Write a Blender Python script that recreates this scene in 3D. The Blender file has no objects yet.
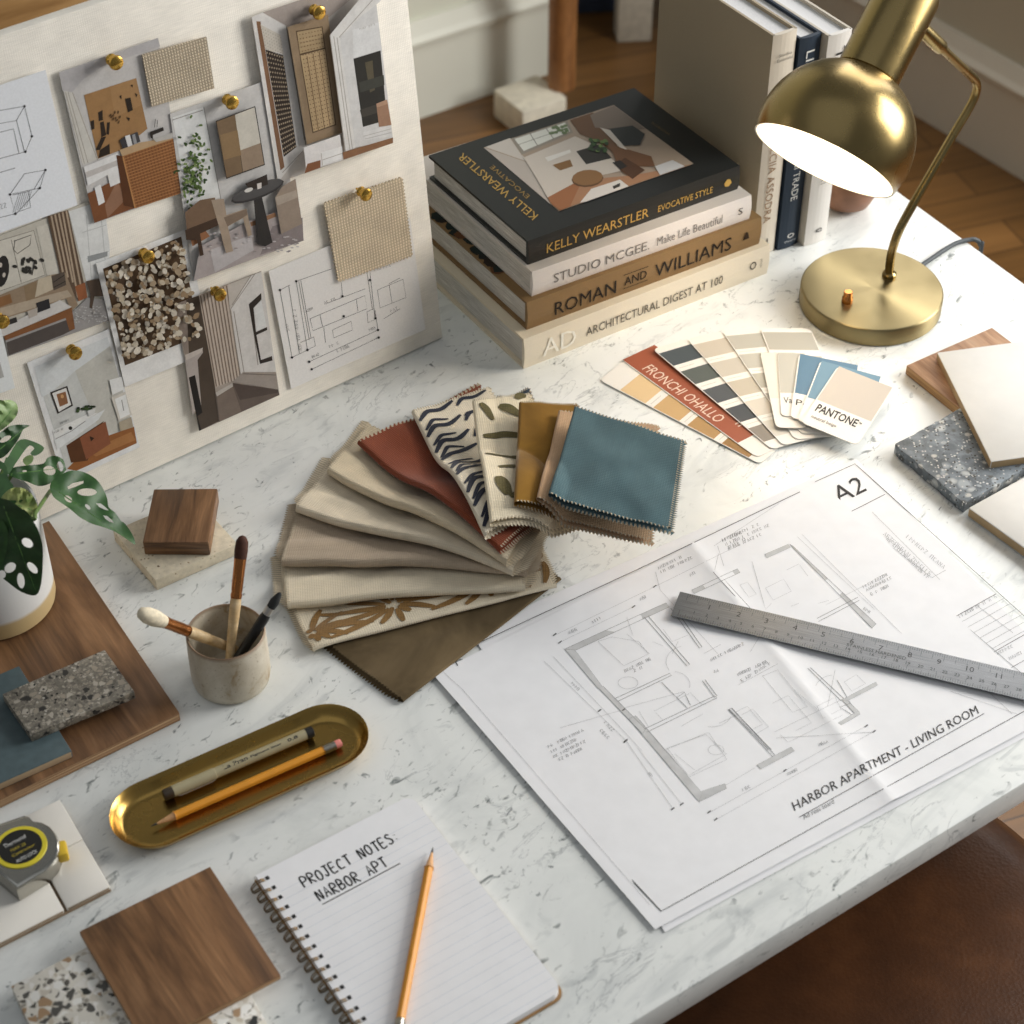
import bpy, bmesh, math, random
from mathutils import Vector as V, Matrix, noise as mnoise, geometry as mgeo
random.seed(7)
scene = bpy.context.scene
COL = scene.collection
T = 0.75                       # table top height
FPX, TH, H = 2000.0, math.radians(42.5), 1.27
RX = V((1, 0, 0)); FW = V((0, math.cos(TH), -math.sin(TH))); UP = V((0, math.sin(TH), math.cos(TH)))
CAM = V((0, -H / math.tan(TH), T + H))
ZA = V((0, 0, 1))

# ------------------------------------------------------------------ geometry helpers
def ray(x, y): return RX * ((x - 512) / FPX) - UP * ((y - 512) / FPX) + FW
def P(x, y, z=0.0):            # sight line through a photo point met with the level z above the table top
    d = ray(x, y); return CAM + d * ((T + z - CAM.z) / d.z)
def PP(x, y, o, n):
    d = ray(x, y); return CAM + d * ((o - CAM).dot(n) / d.dot(n))
def proj(w):
    v = w - CAM; return (512 + FPX * v.dot(RX) / v.dot(FW), 512 - FPX * v.dot(UP) / v.dot(FW))
def lin(c):
    if isinstance(c, str): c = tuple(int(c[i:i+2], 16) for i in (0, 2, 4))
    return tuple(((v/255)/12.92 if v/255 <= .04045 else ((v/255+.055)/1.055)**2.4) for v in c[:3]) + (1.0,)
def smoothstep(t): t = max(0, min(1, t)); return t*t*(3-2*t)

class MB:
    def __init__(s): s.v = []; s.f = []; s.m = []; s.c = []; s.s = []; s.usec = False
    def add(s, vs, fs, mat=0, col=None, smooth=False):
        o = len(s.v); s.v += [tuple(v) for v in vs]
        for f in fs:
            s.f.append(tuple(i + o for i in f)); s.m.append(mat); s.s.append(smooth)
            s.c.append(col if col else (1, 1, 1, 1))
        if col: s.usec = True
        return o
    def poly(s, pts, mat=0, col=None): s.add(pts, [tuple(range(len(pts)))], mat, col)
    def tube(s, pts, r, n=8, mat=0, cap=True, col=None, closed=False):
        pts = [V(p) for p in pts]; k = len(pts); rr = r if isinstance(r, (list, tuple)) else [r]*k
        rings = []; up = None
        for i, p in enumerate(pts):
            if closed: t = pts[(i+1) % k] - pts[i-1]
            else: t = pts[min(i+1, k-1)] - pts[max(i-1, 0)]
            t.normalize()
            if up is None: up = ZA if abs(t.z) < .9 else V((1, 0, 0))
            a = t.cross(up)
            if a.length < 1e-6: a = t.cross(V((1, 0, 0)))
            a.normalize(); b = a.cross(t); up = b
            rings.append([p + (a*math.cos(2*math.pi*j/n) + b*math.sin(2*math.pi*j/n))*rr[i] for j in range(n)])
        vs = [q for ring in rings for q in ring]; fs = []
        for i in range(k if closed else k-1):
            i2 = (i+1) % k
            for j in range(n): fs.append((i*n+j, i*n+(j+1) % n, i2*n+(j+1) % n, i2*n+j))
        if cap and not closed: fs += [tuple(range(n))[::-1], tuple((k-1)*n+j for j in range(n))]
        s.add(vs, fs, mat, col, True)
    def lathe(s, o, ax, prof, n=48, mat=0, mats=None, col=None):
        ax = V(ax).normalized(); a = ax.cross(ZA)
        if a.length < 1e-4: a = V((1, 0, 0))
        a.normalize(); b = ax.cross(a); o = V(o)
        vs = [o + ax*z + (a*math.cos(2*math.pi*j/n) + b*math.sin(2*math.pi*j/n))*max(r, 1e-5) for r, z in prof for j in range(n)]
        for i in range(len(prof)-1):
            fs = [(i*n+j, i*n+(j+1) % n, (i+1)*n+(j+1) % n, (i+1)*n+j) for j in range(n)]
            if i == 0: base = s.add(vs, fs, mats[i] if mats else mat, col, True)
            else:
                for f in fs:
                    s.f.append(tuple(q+base for q in f)); s.m.append(mats[i] if mats else mat); s.s.append(True); s.c.append(col if col else (1, 1, 1, 1))
    def box(s, o, ex, ey, ez, mat=0, mats=None, col=None):     # corner + 3 edge vectors
        o, ex, ey, ez = V(o), V(ex), V(ey), V(ez)
        vs = [o, o+ex, o+ex+ey, o+ey, o+ez, o+ex+ez, o+ex+ey+ez, o+ey+ez]
        fs = [(0, 3, 2, 1), (4, 5, 6, 7), (0, 1, 5, 4), (1, 2, 6, 5), (2, 3, 7, 6), (3, 0, 4, 7)]
        if ex.cross(ey).dot(ez) < 0: fs = [f[::-1] for f in fs]
        for i, f in enumerate(fs):
            if i == 0: b = s.add(vs, [f], mats[i] if mats else mat, col)
            else: s.f.append(tuple(q+b for q in f)); s.m.append(mats[i] if mats else mat); s.s.append(False); s.c.append(col if col else (1, 1, 1, 1))
    def stroke(s, pts, w, n, mat=0, col=None):                 # flat ribbon along pts on a surface with normal n
        pts = [V(p) for p in pts]; n = V(n); k = len(pts)
        ww = w if isinstance(w, (list, tuple)) else [w]*k
        vs = []
        for i, p in enumerate(pts):
            t = pts[min(i+1, k-1)] - pts[max(i-1, 0)]
            if t.length < 1e-9: t = V((1, 0, 0))
            a = t.normalized().cross(n).normalized()*ww[i]*.5
            vs += [p-a, p+a]
        s.add(vs, [(2*i, 2*i+1, 2*i+3, 2*i+2) for i in range(k-1)], mat, col)
    def build(s, name, mats, parent=None, origin=None, bevel=0, seg=2, sharp=40):
        if origin is None:
            if parent is not None: origin = parent_origin(parent)
            else:
                xs = [v[0] for v in s.v]; ys = [v[1] for v in s.v]; zs = [v[2] for v in s.v]
                origin = V(((min(xs)+max(xs))/2, (min(ys)+max(ys))/2, min(zs)))
        origin = V(origin)
        me = bpy.data.meshes.new(name)
        me.from_pydata([(v[0]-origin.x, v[1]-origin.y, v[2]-origin.z) for v in s.v], [], s.f)
        for m in (mats if isinstance(mats, (list, tuple)) else [mats]): me.materials.append(m)
        me.polygons.foreach_set('material_index', s.m)
        me.polygons.foreach_set('use_smooth', [True]*len(s.f) if any(s.s) else s.s)
        if s.usec:
            ca = me.color_attributes.new('Col', 'FLOAT_COLOR', 'CORNER'); buf = []
            for f, c in zip(me.polygons, s.c): buf += list(c)*f.loop_total
            ca.data.foreach_set('color', buf)
        me.update()
        if bevel:
            bm = bmesh.new(); bm.from_mesh(me)
            bmesh.ops.bevel(bm, geom=[e for e in bm.edges if len(e.link_faces) == 2 and e.calc_face_angle(0) > .5], offset=bevel, segments=seg, affect='EDGES', profile=.5)
            bm.to_mesh(me); bm.free()
            me.polygons.foreach_set('use_smooth', [True]*len(me.polygons))
        if any(s.s) or bevel: me.set_sharp_from_angle(angle=math.radians(sharp))
        ob = bpy.data.objects.new(name, me); COL.objects.link(ob)
        if parent is not None:
            ob.parent = parent; ob.location = origin - parent_origin(parent)
        else: ob.location = origin
        return ob
ORI = {}
def parent_origin(o):
    return ORI[o.name] if o.name in ORI else V(o.location) + (parent_origin(o.parent) if o.parent else V())
def tag(o, label, cat, group=None, kind=None):
    o['label'] = label; o['category'] = cat
    if group: o['group'] = group
    if kind: o['kind'] = kind
    return o
def thing(name, loc, label, cat, group=None):
    o = bpy.data.objects.new(name, None); COL.objects.link(o); o.location = loc; o.empty_display_size = .02
    return tag(o, label, cat, group)
def struct(o): o['kind'] = 'structure'; return o
def slab(c, z0, z1, mats=None):             # c: 3 or 4 photo points of the top face -> MB prism
    w = [P(x, y, z1) for x, y in c]
    if len(w) == 3: w.append(w[0] + w[2] - w[1])
    return prism(w, z0, z1, mats)
def prism(w, z0, z1, mats=None):
    mb = MB(); n = len(w)
    lo = [V((p.x, p.y, T+z0)) for p in w]; hi = [V((p.x, p.y, T+z1)) for p in w]
    ar = sum(w[i].x*w[(i+1) % n].y - w[(i+1) % n].x*w[i].y for i in range(n))
    if ar < 0: lo.reverse(); hi.reverse()
    mb.add(lo+hi, [tuple(range(n))[::-1], tuple(range(n, 2*n))] + [(i, (i+1) % n, n+(i+1) % n, n+i) for i in range(n)])
    mb.m = [1 if mats else 0, 0] + [1 if mats else 0]*n
    return mb

# ------------------------------------------------------------------ text
_tc = {}
BOLD = [0.0]
def glyphs(txt):
    key = txt; txt_ = txt; txt = (txt, BOLD[0])
    if txt not in _tc:
        cu = bpy.data.curves.new('t', 'FONT'); cu.body = txt_; cu.resolution_u = 2; cu.offset = BOLD[0]
        ob = bpy.data.objects.new('t', cu); COL.objects.link(ob)
        dg = bpy.context.evaluated_depsgraph_get(); dg.update()
        me = bpy.data.meshes.new_from_object(ob.evaluated_get(dg))
        _tc[txt] = ([(v.co.x, v.co.y) for v in me.vertices], [tuple(p.vertices) for p in me.polygons])
        bpy.data.objects.remove(ob); bpy.data.meshes.remove(me); bpy.data.curves.remove(cu)
    return _tc[txt]
def text_n(mb, txt, o, ud, up, mat=0):      # natural letter widths
    vs, fs = glyphs(txt); w_ = max(v[0] for v in vs) - min(v[0] for v in vs)
    text(mb, txt, o, V(ud).normalized()*(w_/.69*V(up).length), up, mat, None, ZA, 0)
def text(mb, txt, o, u, up, mat=0, col=None, n=None, off=.0002):
    """letters from baseline start o along vector u (full length of the line), cap height vector up"""
    vs, fs = glyphs(txt)
    if not vs: return
    x0 = min(v[0] for v in vs); x1 = max(v[0] for v in vs); hh = .69
    o, u, up = V(o), V(u), V(up)
    if n is None: n = u.cross(up).normalized()
    mb.add([o + u*((x-x0)/(x1-x0)) + up*(y/hh) + n*off for x, y in vs], fs, mat, col)

# ------------------------------------------------------------------ materials
def nm(name):
    m = bpy.data.materials.new(name); m.use_nodes = True; nt = m.node_tree
    return m, nt, nt.nodes['Principled BSDF']
def nd(nt, t, **k):
    n = nt.nodes.new(t)
    for a, b in k.items():
        if a in ('Scale', 'Detail', 'Roughness', 'Distortion', 'Strength', 'Distance', 'Fac', 'Randomness', 'Height', 'Lacunarity'): n.inputs[a].default_value = b
        else: setattr(n, a, b)
    return n
def ramp(nt, src, stops, interp='LINEAR'):
    r = nt.nodes.new('ShaderNodeValToRGB'); r.color_ramp.interpolation = interp; e = r.color_ramp.elements
    while len(e) < len(stops): e.new(.5)
    for i, (p, c) in enumerate(stops): e[i].position = p; e[i].color = c if len(c) == 4 else tuple(c)+(1,)
    nt.links.new(src, r.inputs[0]); return r.outputs[0]
def mix(nt, fac, a, b, mode='MIX'):
    n = nt.nodes.new('ShaderNodeMix'); n.data_type = 'RGBA'; n.blend_type = mode
    for sock, v in ((n.inputs[0], fac), (n.inputs[6], a), (n.inputs[7], b)):
        if hasattr(v, 'is_linked'): nt.links.new(v, sock)
        else: sock.default_value = v
    return n.outputs[2]
def coord(nt, scale=(1, 1, 1), rot=0.0, kind='Object'):
    if hasattr(rot, 'to_euler'):
        tc = nt.nodes.new('ShaderNodeTexCoord'); mp = nt.nodes.new('ShaderNodeMapping'); mp2 = nt.nodes.new('ShaderNodeMapping')
        mp.inputs['Rotation'].default_value = rot.to_euler(); mp2.inputs['Scale'].default_value = scale
        nt.links.new(tc.outputs[kind], mp.inputs[0]); nt.links.new(mp.outputs[0], mp2.inputs[0]); return mp2.outputs[0]
    tc = nt.nodes.new('ShaderNodeTexCoord'); mp = nt.nodes.new('ShaderNodeMapping')
    mp2 = nt.nodes.new('ShaderNodeMapping')
    mp.inputs['Rotation'].default_value = (0, 0, -rot); mp2.inputs['Scale'].default_value = scale
    nt.links.new(tc.outputs[kind], mp.inputs[0]); nt.links.new(mp.outputs[0], mp2.inputs[0]); return mp2.outputs[0]
def noise(nt, co, scale, detail=4, rough=.5, dist=0):
    n = nd(nt, 'ShaderNodeTexNoise', Scale=scale, Detail=detail, Roughness=rough, Distortion=dist); nt.links.new(co, n.inputs['Vector']); return n.outputs['Fac']
def bump(nt, b, h, strength=.2, dist=.001):
    n = nd(nt, 'ShaderNodeBump', Strength=strength, Distance=dist); nt.links.new(h, n.inputs['Height']); nt.links.new(n.outputs[0], b.inputs['Normal'])
G = lambda v: (v, v, v, 1)
def plain(name, c, rough=.5, metal=0, var=.06, vs=60, bmp=0, bs=400, spec=None, sheen=0):
    m, nt, b = nm(name); c = lin(c); co = coord(nt)
    f = noise(nt, co, vs, 4)
    d = tuple(x*(1-var*2) for x in c[:3])+(1,); l = tuple(min(1, x*(1+var*2)) for x in c[:3])+(1,)
    nt.links.new(ramp(nt, f, [(.3, d), (.7, l)]), b.inputs['Base Color'])
    b.inputs['Roughness'].default_value = rough; b.inputs['Metallic'].default_value = metal
    if spec is not None: b.inputs['Specular IOR Level'].default_value = spec
    if sheen: b.inputs['Sheen Weight'].default_value = sheen
    if bmp: bump(nt, b, noise(nt, co, bs, 3), bmp, .0006)
    return m
def printed(name, rough=.5, grain=.05, gs=900, spec=.3, sheen=0, bmp=0, blotch=0):     # colour from the artwork faces
    m, nt, b = nm(name); a = nt.nodes.new('ShaderNodeVertexColor'); a.layer_name = 'Col'
    f = noise(nt, coord(nt), gs, 3); g = ramp(nt, f, [(.3, G(1-grain)), (.7, G(1))])
    if blotch: g = mix(nt, 1.0, g, ramp(nt, noise(nt, coord(nt), 75, 5, .65), [(.3, G(1-blotch)), (.65, G(1))]), 'MULTIPLY')
    nt.links.new(mix(nt, 1.0, a.outputs[0], g, 'MULTIPLY'), b.inputs['Base Color'])
    b.inputs['Roughness'].default_value = rough; b.inputs['Specular IOR Level'].default_value = spec
    if bmp: bump(nt, b, f, bmp, .0004)
    return m
def wood(name, dark, mid, light, rot=0, sx=5, sy=55, rough=.45, fine=1.0, contrast=.15, kind='Object'):
    m, nt, b = nm(name)
    co = coord(nt, (sx, sy, sy), rot, kind); f1 = noise(nt, co, 1, 6, .6, .6)
    co2 = coord(nt, (sx*3, sy*9, sy*9), rot, kind); f2 = noise(nt, co2, 1, 3, .6)
    base = ramp(nt, f1, [(.5-contrast, lin(dark)), (.5, lin(mid)), (.5+contrast, lin(light))])
    g = ramp(nt, f2, [(.3, G(1-.3*fine)), (.62, G(1))])
    nt.links.new(mix(nt, 1.0, base, g, 'MULTIPLY'), b.inputs['Base Color'])
    b.inputs['Roughness'].default_value = rough; bump(nt, b, f2, .12, .0005); return m
def ply(name, a, c, n=900):          # layered edge
    m, nt, b = nm(name); tc = coord(nt, (8, 8, n)); f = noise(nt, tc, 1, 2)
    nt.links.new(ramp(nt, f, [(.38, lin(a)), (.62, lin(c))]), b.inputs['Base Color']); b.inputs['Roughness'].default_value = .65; return m
def fabric(name, c, weave=2600, var=.12, bmp=.5, rough=.9, sheen=.15, rot=0, slub=.12, stops=None):
    m, nt, b = nm(name); c = tuple(min(1, x*1.16) for x in lin(c)[:3])+(1,)
    co = coord(nt, (1, 1, 1), rot)
    w1 = nd(nt, 'ShaderNodeTexWave', Scale=weave/20, Distortion=1.5, Detail=1); w1.bands_direction = 'X'
    w2 = nd(nt, 'ShaderNodeTexWave', Scale=weave/20, Distortion=1.5, Detail=1); w2.bands_direction = 'Y'
    for w in (w1, w2): nt.links.new(co, w.inputs['Vector'])
    mm = nt.nodes.new('ShaderNodeMath'); mm.operation = 'MULTIPLY'
    nt.links.new(w1.outputs['Fac'], mm.inputs[0]); nt.links.new(w2.outputs['Fac'], mm.inputs[1])
    f = noise(nt, coord(nt, (60, 900, 900), rot), 1, 4, .6); f2 = noise(nt, coord(nt), 35, 4)
    vm = min(var, .08); d = tuple(x*(1-vm*1.6) for x in c[:3])+(1,); l = tuple(min(1, x*(1+vm)) for x in c[:3])+(1,)
    base = ramp(nt, f2, [(.3, d), (.7, l)])
    base = mix(nt, 1.0, base, ramp(nt, f, [(.35, G(1-slub*2)), (.6, G(1))]), 'MULTIPLY')
    base = mix(nt, 1.0, base, ramp(nt, mm.outputs[0], [(0, G(1-var)), (.5, G(1))]), 'MULTIPLY')
    nt.links.new(base, b.inputs['Base Color'])
    b.inputs['Roughness'].default_value = rough; b.inputs['Specular IOR Level'].default_value = .15; b.inputs['Sheen Weight'].default_value = sheen
    bump(nt, b, mm.outputs[0], bmp, .0005); return m
def brass(name, c=(178, 140, 62), rough=.28, brushed=None, bs=.08):
    m, nt, b = nm(name); b.inputs['Metallic'].default_value = 1; b.inputs['Base Color'].default_value = lin(c)
    f = noise(nt, coord(nt), 25, 5); nt.links.new(ramp(nt, f, [(.3, G(rough*.85)), (.7, G(rough*1.2))]), b.inputs['Roughness'])
    f2 = noise(nt, coord(nt), 1500, 2); bump(nt, b, f2, bs, .0002)
    if brushed is not None: b.inputs['Anisotropic'].default_value = brushed; tg = nt.nodes.new('ShaderNodeTangent'); tg.direction_type = 'RADIAL'; tg.axis = 'Z'; b.inputs['Anisotropic Rotation'].default_value = .25; nt.links.new(tg.outputs[0], b.inputs['Tangent'])
    return m
def speckle(name, ground, layers, rough=.5, ground_var=.1, bmp=.15, gs=40):
    """terrazzo-like stone: layers of (scale, threshold, colours, coverage)"""
    m, nt, b = nm(name); co = coord(nt); g = lin(ground)
    base = ramp(nt, noise(nt, co, gs, 6, .65), [(.3, tuple(x*(1-ground_var*2) for x in g[:3])+(1,)), (.7, tuple(min(1, x*(1+ground_var)) for x in g[:3])+(1,))])
    for sc, th, cols, soft in layers:
        w = noise(nt, co, sc*.9, 3); 
        add = nt.nodes.new('ShaderNodeVectorMath'); add.operation = 'ADD'
        sca = nt.nodes.new('ShaderNodeVectorMath'); sca.operation = 'SCALE'; sca.inputs[3].default_value = .6/sc
        nn = nd(nt, 'ShaderNodeTexNoise', Scale=sc*.8, Detail=2); nt.links.new(co, nn.inputs['Vector'])
        nt.links.new(nn.outputs['Color'], sca.inputs[0]); nt.links.new(co, add.inputs[0]); nt.links.new(sca.outputs[0], add.inputs[1])
        vo = nd(nt, 'ShaderNodeTexVoronoi', Scale=sc); nt.links.new(add.outputs[0], vo.inputs['Vector'])
        if th < 0:       # angular shards: whole cells less a rim of ground
            ve = nd(nt, 'ShaderNodeTexVoronoi', Scale=sc); ve.feature = 'DISTANCE_TO_EDGE'; nt.links.new(add.outputs[0], ve.inputs['Vector'])
            msk = ramp(nt, ve.outputs['Distance'], [(-th, G(0)), (-th+soft, G(1))])
        else: msk = ramp(nt, vo.outputs['Distance'], [(th, G(1)), (th+soft, G(0))])
        sep = nt.nodes.new('ShaderNodeSeparateColor'); nt.links.new(vo.outputs['Color'], sep.inputs[0])
        k = len(cols); cc = ramp(nt, sep.outputs[0], [(i/k, lin(c) if c else G(0)) for i, c in enumerate(cols)], 'CONSTANT')
        keep = ramp(nt, sep.outputs[0], [(i/k, G(1 if c else 0)) for i, c in enumerate(cols)], 'CONSTANT')
        base = mix(nt, mix(nt, 1.0, msk, keep, 'MULTIPLY'), base, cc)
    nt.links.new(base, b.inputs['Base Color']); b.inputs['Roughness'].default_value = rough
    bump(nt, b, noise(nt, co, 350, 4), bmp, .0006); return m

def marble():
    m, nt, b = nm('white_marble')
    co = coord(nt, (1, 1, 1), math.radians(48), 'Object')
    cl = noise(nt, co, 7, 7, .62, .8)
    base = ramp(nt, cl, [(.25, lin((206, 209, 207))), (.5, lin((230, 232, 229))), (.75, lin((238, 239, 237)))])
    # broad soft grey drifts
    dr = noise(nt, coord(nt, (5, 14, 10), math.radians(48)), 1, 6, .6, 1.2)
    base = mix(nt, ramp(nt, dr, [(.53, G(0)), (.72, G(.5))]), base, lin((168, 173, 175)))
    # short dark broken strokes running up to the right
    for sx, sy, ang, th, str_, c, ax_, ay_ in ((46, 84, 50, .612, .82, (84, 92, 92), 9, 18), (80, 135, 60, .618, .82, (76, 84, 86), 12, 22), (24, 54, 42, .59, .4, (160, 165, 166), 6, 12)):
        f = noise(nt, coord(nt, (sx, sy, sy), math.radians(ang)), 1, 4, .55, 1.1)
        mk = ramp(nt, f, [(th, G(0)), (th+.10, G(str_))])
        area = ramp(nt, noise(nt, coord(nt, (ax_, ay_, 9), math.radians(48)), 1, 3, .6), [(.455, G(0)), (.57, G(1))])
        base = mix(nt, mix(nt, 1.0, mk, area, 'MULTIPLY'), base, lin(c))
    # hairline veins
    f = noise(nt, coord(nt, (7, 20, 12), math.radians(44)), 1, 6, .6, 1.5)
    a = nt.nodes.new('ShaderNodeMath'); a.operation = 'SUBTRACT'; a.inputs[1].default_value = .5; nt.links.new(f, a.inputs[0])
    a2 = nt.nodes.new('ShaderNodeMath'); a2.operation = 'ABSOLUTE'; nt.links.new(a.outputs[0], a2.inputs[0])
    v = ramp(nt, a2.outputs[0], [(0, G(.45)), (.012, G(0))])
    area2 = ramp(nt, noise(nt, coord(nt), 11, 3), [(.5, G(0)), (.62, G(1))])
    base = mix(nt, mix(nt, 1.0, v, area2, 'MULTIPLY'), base, lin((125, 130, 134)))
    nt.links.new(base, b.inputs['Base Color']); b.inputs['Roughness'].default_value = .3; b.inputs['Specular IOR Level'].default_value = .4
    return m
M = {}
M['marble'] = marble()
M['print'] = printed('printed_paper', .45)
M['matte_print'] = printed('printed_card', .6)
M['paper'] = plain('white_paper', (238, 238, 240), .7, var=.01, bmp=.05, spec=.2)
M['ink'] = plain('black_ink', (30, 28, 28), .6)
M['brass'] = brass('brushed_brass', (152, 132, 88), .27)
M['brass_radial'] = brass('spun_brass', (148, 134, 98), .36, .85)
M['brass_tray'] = brass('polished_brass', (176, 144, 80), .26)
M['chrome'] = plain('chrome', (200, 200, 200), .12, 1, var=.01)
M['steel'] = plain('brushed_steel', (190, 190, 188), .32, 1, var=.03, vs=200)
M['white_int'] = plain('white_enamel', (245, 240, 230), .5, var=.0)
M['graphite'] = plain('graphite', (50, 50, 52), .4)

# ------------------------------------------------------------------ table, floor, walls
t_e = (P(1024, 783) - P(640, 1018)).normalized()          # along the front edge
t_n = V((-t_e.y, t_e.x, 0))                                # towards the back
fr = P(1024, 783); rg = P(887, 183); rg2 = P(1024, 283)
rdir = (rg2 - rg).normalized()
den = t_e.x*rdir.y - t_e.y*rdir.x
w = rg - fr; sfr = (w.x*rdir.y - w.y*rdir.x)/den
cFR = fr + t_e*sfr                                         # front right corner of the top
# right edge direction kept as measured, depth chosen so the back edge stays behind the books
depth = (P(640, 160) - fr).dot(t_n)
cBR = cFR - rdir*(depth/abs(rdir.dot(t_n)))
LEN = 1.75
cFL = cFR - t_e*LEN; cBL = cBR - t_e*LEN
table = thing('marble_table', V(((cFR.x+cBL.x)/2, (cFR.y+cBL.y)/2, 0)), 'white marble-topped work table carrying all the samples and drawings', 'table')
mb = prism([cFL, cFR, cBR, cBL], -.03, 0)
mb.build('tabletop', M['marble'], table, bevel=.0025)
wal_dark = wood('table_leg_oak', (96, 62, 36), (120, 80, 48), (140, 98, 62))
for a, b in ((cFL, cBR), (cFR, cBL), (cBR, cFL), (cBL, cFR)):
    d = (b-a); d.z = 0; c = a + d.normalized()*.09
    mb = MB(); mb.box(V((c.x-.028, c.y-.028, 0)), (.056, 0, 0), (0, .056, 0), (0, 0, T-.03)); mb.build('leg', wal_dark, table, bevel=.004)

def floor_mat():
    m, nt, b = nm('oak_floor'); co = coord(nt, (1, 1, 1), math.radians(20))
    br = nd(nt, 'ShaderNodeTexBrick', Scale=1.0); br.inputs['Mortar Size'].default_value = .0015; br.inputs['Brick Width'].default_value = 1.1; br.inputs['Row Height'].default_value = .085
    br.inputs['Color1'].default_value = lin((112, 78, 40)); br.inputs['Color2'].default_value = lin((138, 98, 54)); br.inputs['Mortar'].default_value = lin((64, 42, 22)); br.inputs['Bias'].default_value = -.1
    nt.links.new(co, br.inputs['Vector'])
    f = noise(nt, coord(nt, (3, 40, 40), math.radians(20)), 1, 5, .6); g = ramp(nt, f, [(.3, G(.7)), (.65, G(1))])
    nt.links.new(mix(nt, 1.0, br.outputs['Color'], g, 'MULTIPLY'), b.inputs['Base Color']); b.inputs['Roughness'].default_value = .35; return m
mb = MB(); mb.box((-3, -3, -.05), (7, 0, 0), (0, 8, 0), (0, 0, .05)); struct(mb.build('floor', floor_mat()))
M['wall_l'] = plain('pale_wall', (222, 224, 208), .8, var=.01, vs=5)
M['wall_r'] = plain('greige_wall', (198, 190, 170), .8, var=.01, vs=5)
M['trim'] = plain('trim_paint', (228, 229, 216), .5, var=.01, vs=5)
M['trim_r'] = plain('trim_paint_greige', (214, 206, 190), .5, var=.01, vs=5)
lw0 = P(421, 113, -T); lw1 = P(546, 70, -T); ld = (lw1-lw0).normalized()
rw0 = P(914, 109, -T); rw1 = P(1024, 175, -T); rd = (rw1-rw0).normalized()
den = ld.x*rd.y - ld.y*rd.x; w = rw0-lw0; kk = (w.x*rd.y - w.y*rd.x)/den
corner = lw0 + ld*kk
def wall(name, a, d, L, mat, trim, side, hgt=2.6):
    n = V((-d.y, d.x, 0)) 
    if n.dot(CAM - a) > 0: n = -n        # pointing out of the room
    mb = MB(); mb.box(a, d*L, n*.1, ZA*hgt); struct(mb.build('wall_'+side, mat))
    i = -n
    prof = [(0, 0), (.016, 0), (.016, .15), (.024, .155), (.026, .165), (.018, .175), (.012, .19), (.008, .2), (0, .2)]
    mb = MB(); vs = []
    for s in (0, L): vs += [a + d*s + i*(x+.0005) + ZA*z for x, z in prof]
    k = len(prof); mb.add(vs, [(j, j+1, k+j+1, k+j) for j in range(k-1)] + [tuple(range(k)), tuple(range(k, 2*k))[::-1]])
    struct(mb.build('baseboard_'+side, trim))
    # raised panel moulding above the baseboard
    mb = MB()
    mb.box(a + d*.0 + i*.0005 + ZA*.36, d*L, i*.014, ZA*.018); mb.box(a + i*.0005 + ZA*.90, d*L, i*.014, ZA*.03)
    struct(mb.build({'left': 'trim_1', 'right': 'trim_2', 'back': 'trim_3'}[side], trim))
wall('left', P(556, 66.5, -T), -ld, 2.6, M['wall_l'], M['trim'], 'left')
wall('right', P(800, 40, -T), rd, 1.0, M['wall_r'], M['trim_r'], 'right')

wall('back', V((-3, 4.9, 0)), V((1, 0, 0)), 7, M['wall_l'], M['trim'], 'back')

# background: wooden post with a pale foot, pale cabinet beyond
pc = P(561, 113, -T)
t_ = thing('wooden_stand', V((pc.x, pc.y, 0)), 'round honey-coloured wooden post on a pale foot behind the table', 'stand')
mb = MB(); rp = 13.5*(pc-CAM).length/FPX
mb.lathe((pc.x, pc.y, .06), ZA, [(0, 0), (rp, 0), (rp, .9), (0, .9)], 24); mb.build('post', wood('honey_wood', (138, 92, 52), (160, 110, 64), (178, 128, 80), 0, 30, 4), t_)
mb = MB(); a = V((pc.x, pc.y, 0)) - ld*.115 - V((-ld.y, ld.x, 0))*.04
mb.box(a, ld*.10, V((-ld.y, ld.x, 0))*.1, ZA*.06); mb.build('foot', plain('cream_paint', (222, 216, 198), .6), t_, bevel=.004)
ca = P(617, 43, -T); 
t_ = thing('cream_cabinet', V((ca.x, ca.y, 0)), 'blurred cream cabinet at the far end of the room behind the books', 'cabinet')
cd = V((.99, .1, 0)); cn = V((-.1, .99, 0))
mb = MB(); mb.box(V((ca.x, ca.y, .0)), cd*.07, cn*.05, ZA*.16); mb.build('leg', plain('cream_paint_2', (206, 200, 184), .6), t_, bevel=.003)
mb = MB(); mb.box(V((ca.x, ca.y, .16)), cd*.18, cn*.3, ZA*.6); mb.build('body', plain('cream_paint_3', (206, 200, 184), .6), t_, bevel=.003)
mb = MB(); cb = P(572, 14, -T); mb.box(V((cb.x, cb.y, 0)), cd*.09, cn*.12, ZA*.12)
tag(mb.build('storage_box', plain('navy_board', (52, 64, 84), .7), bevel=.003), 'blurred dark blue box on the floor beside the cream cabinet', 'box')

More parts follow.
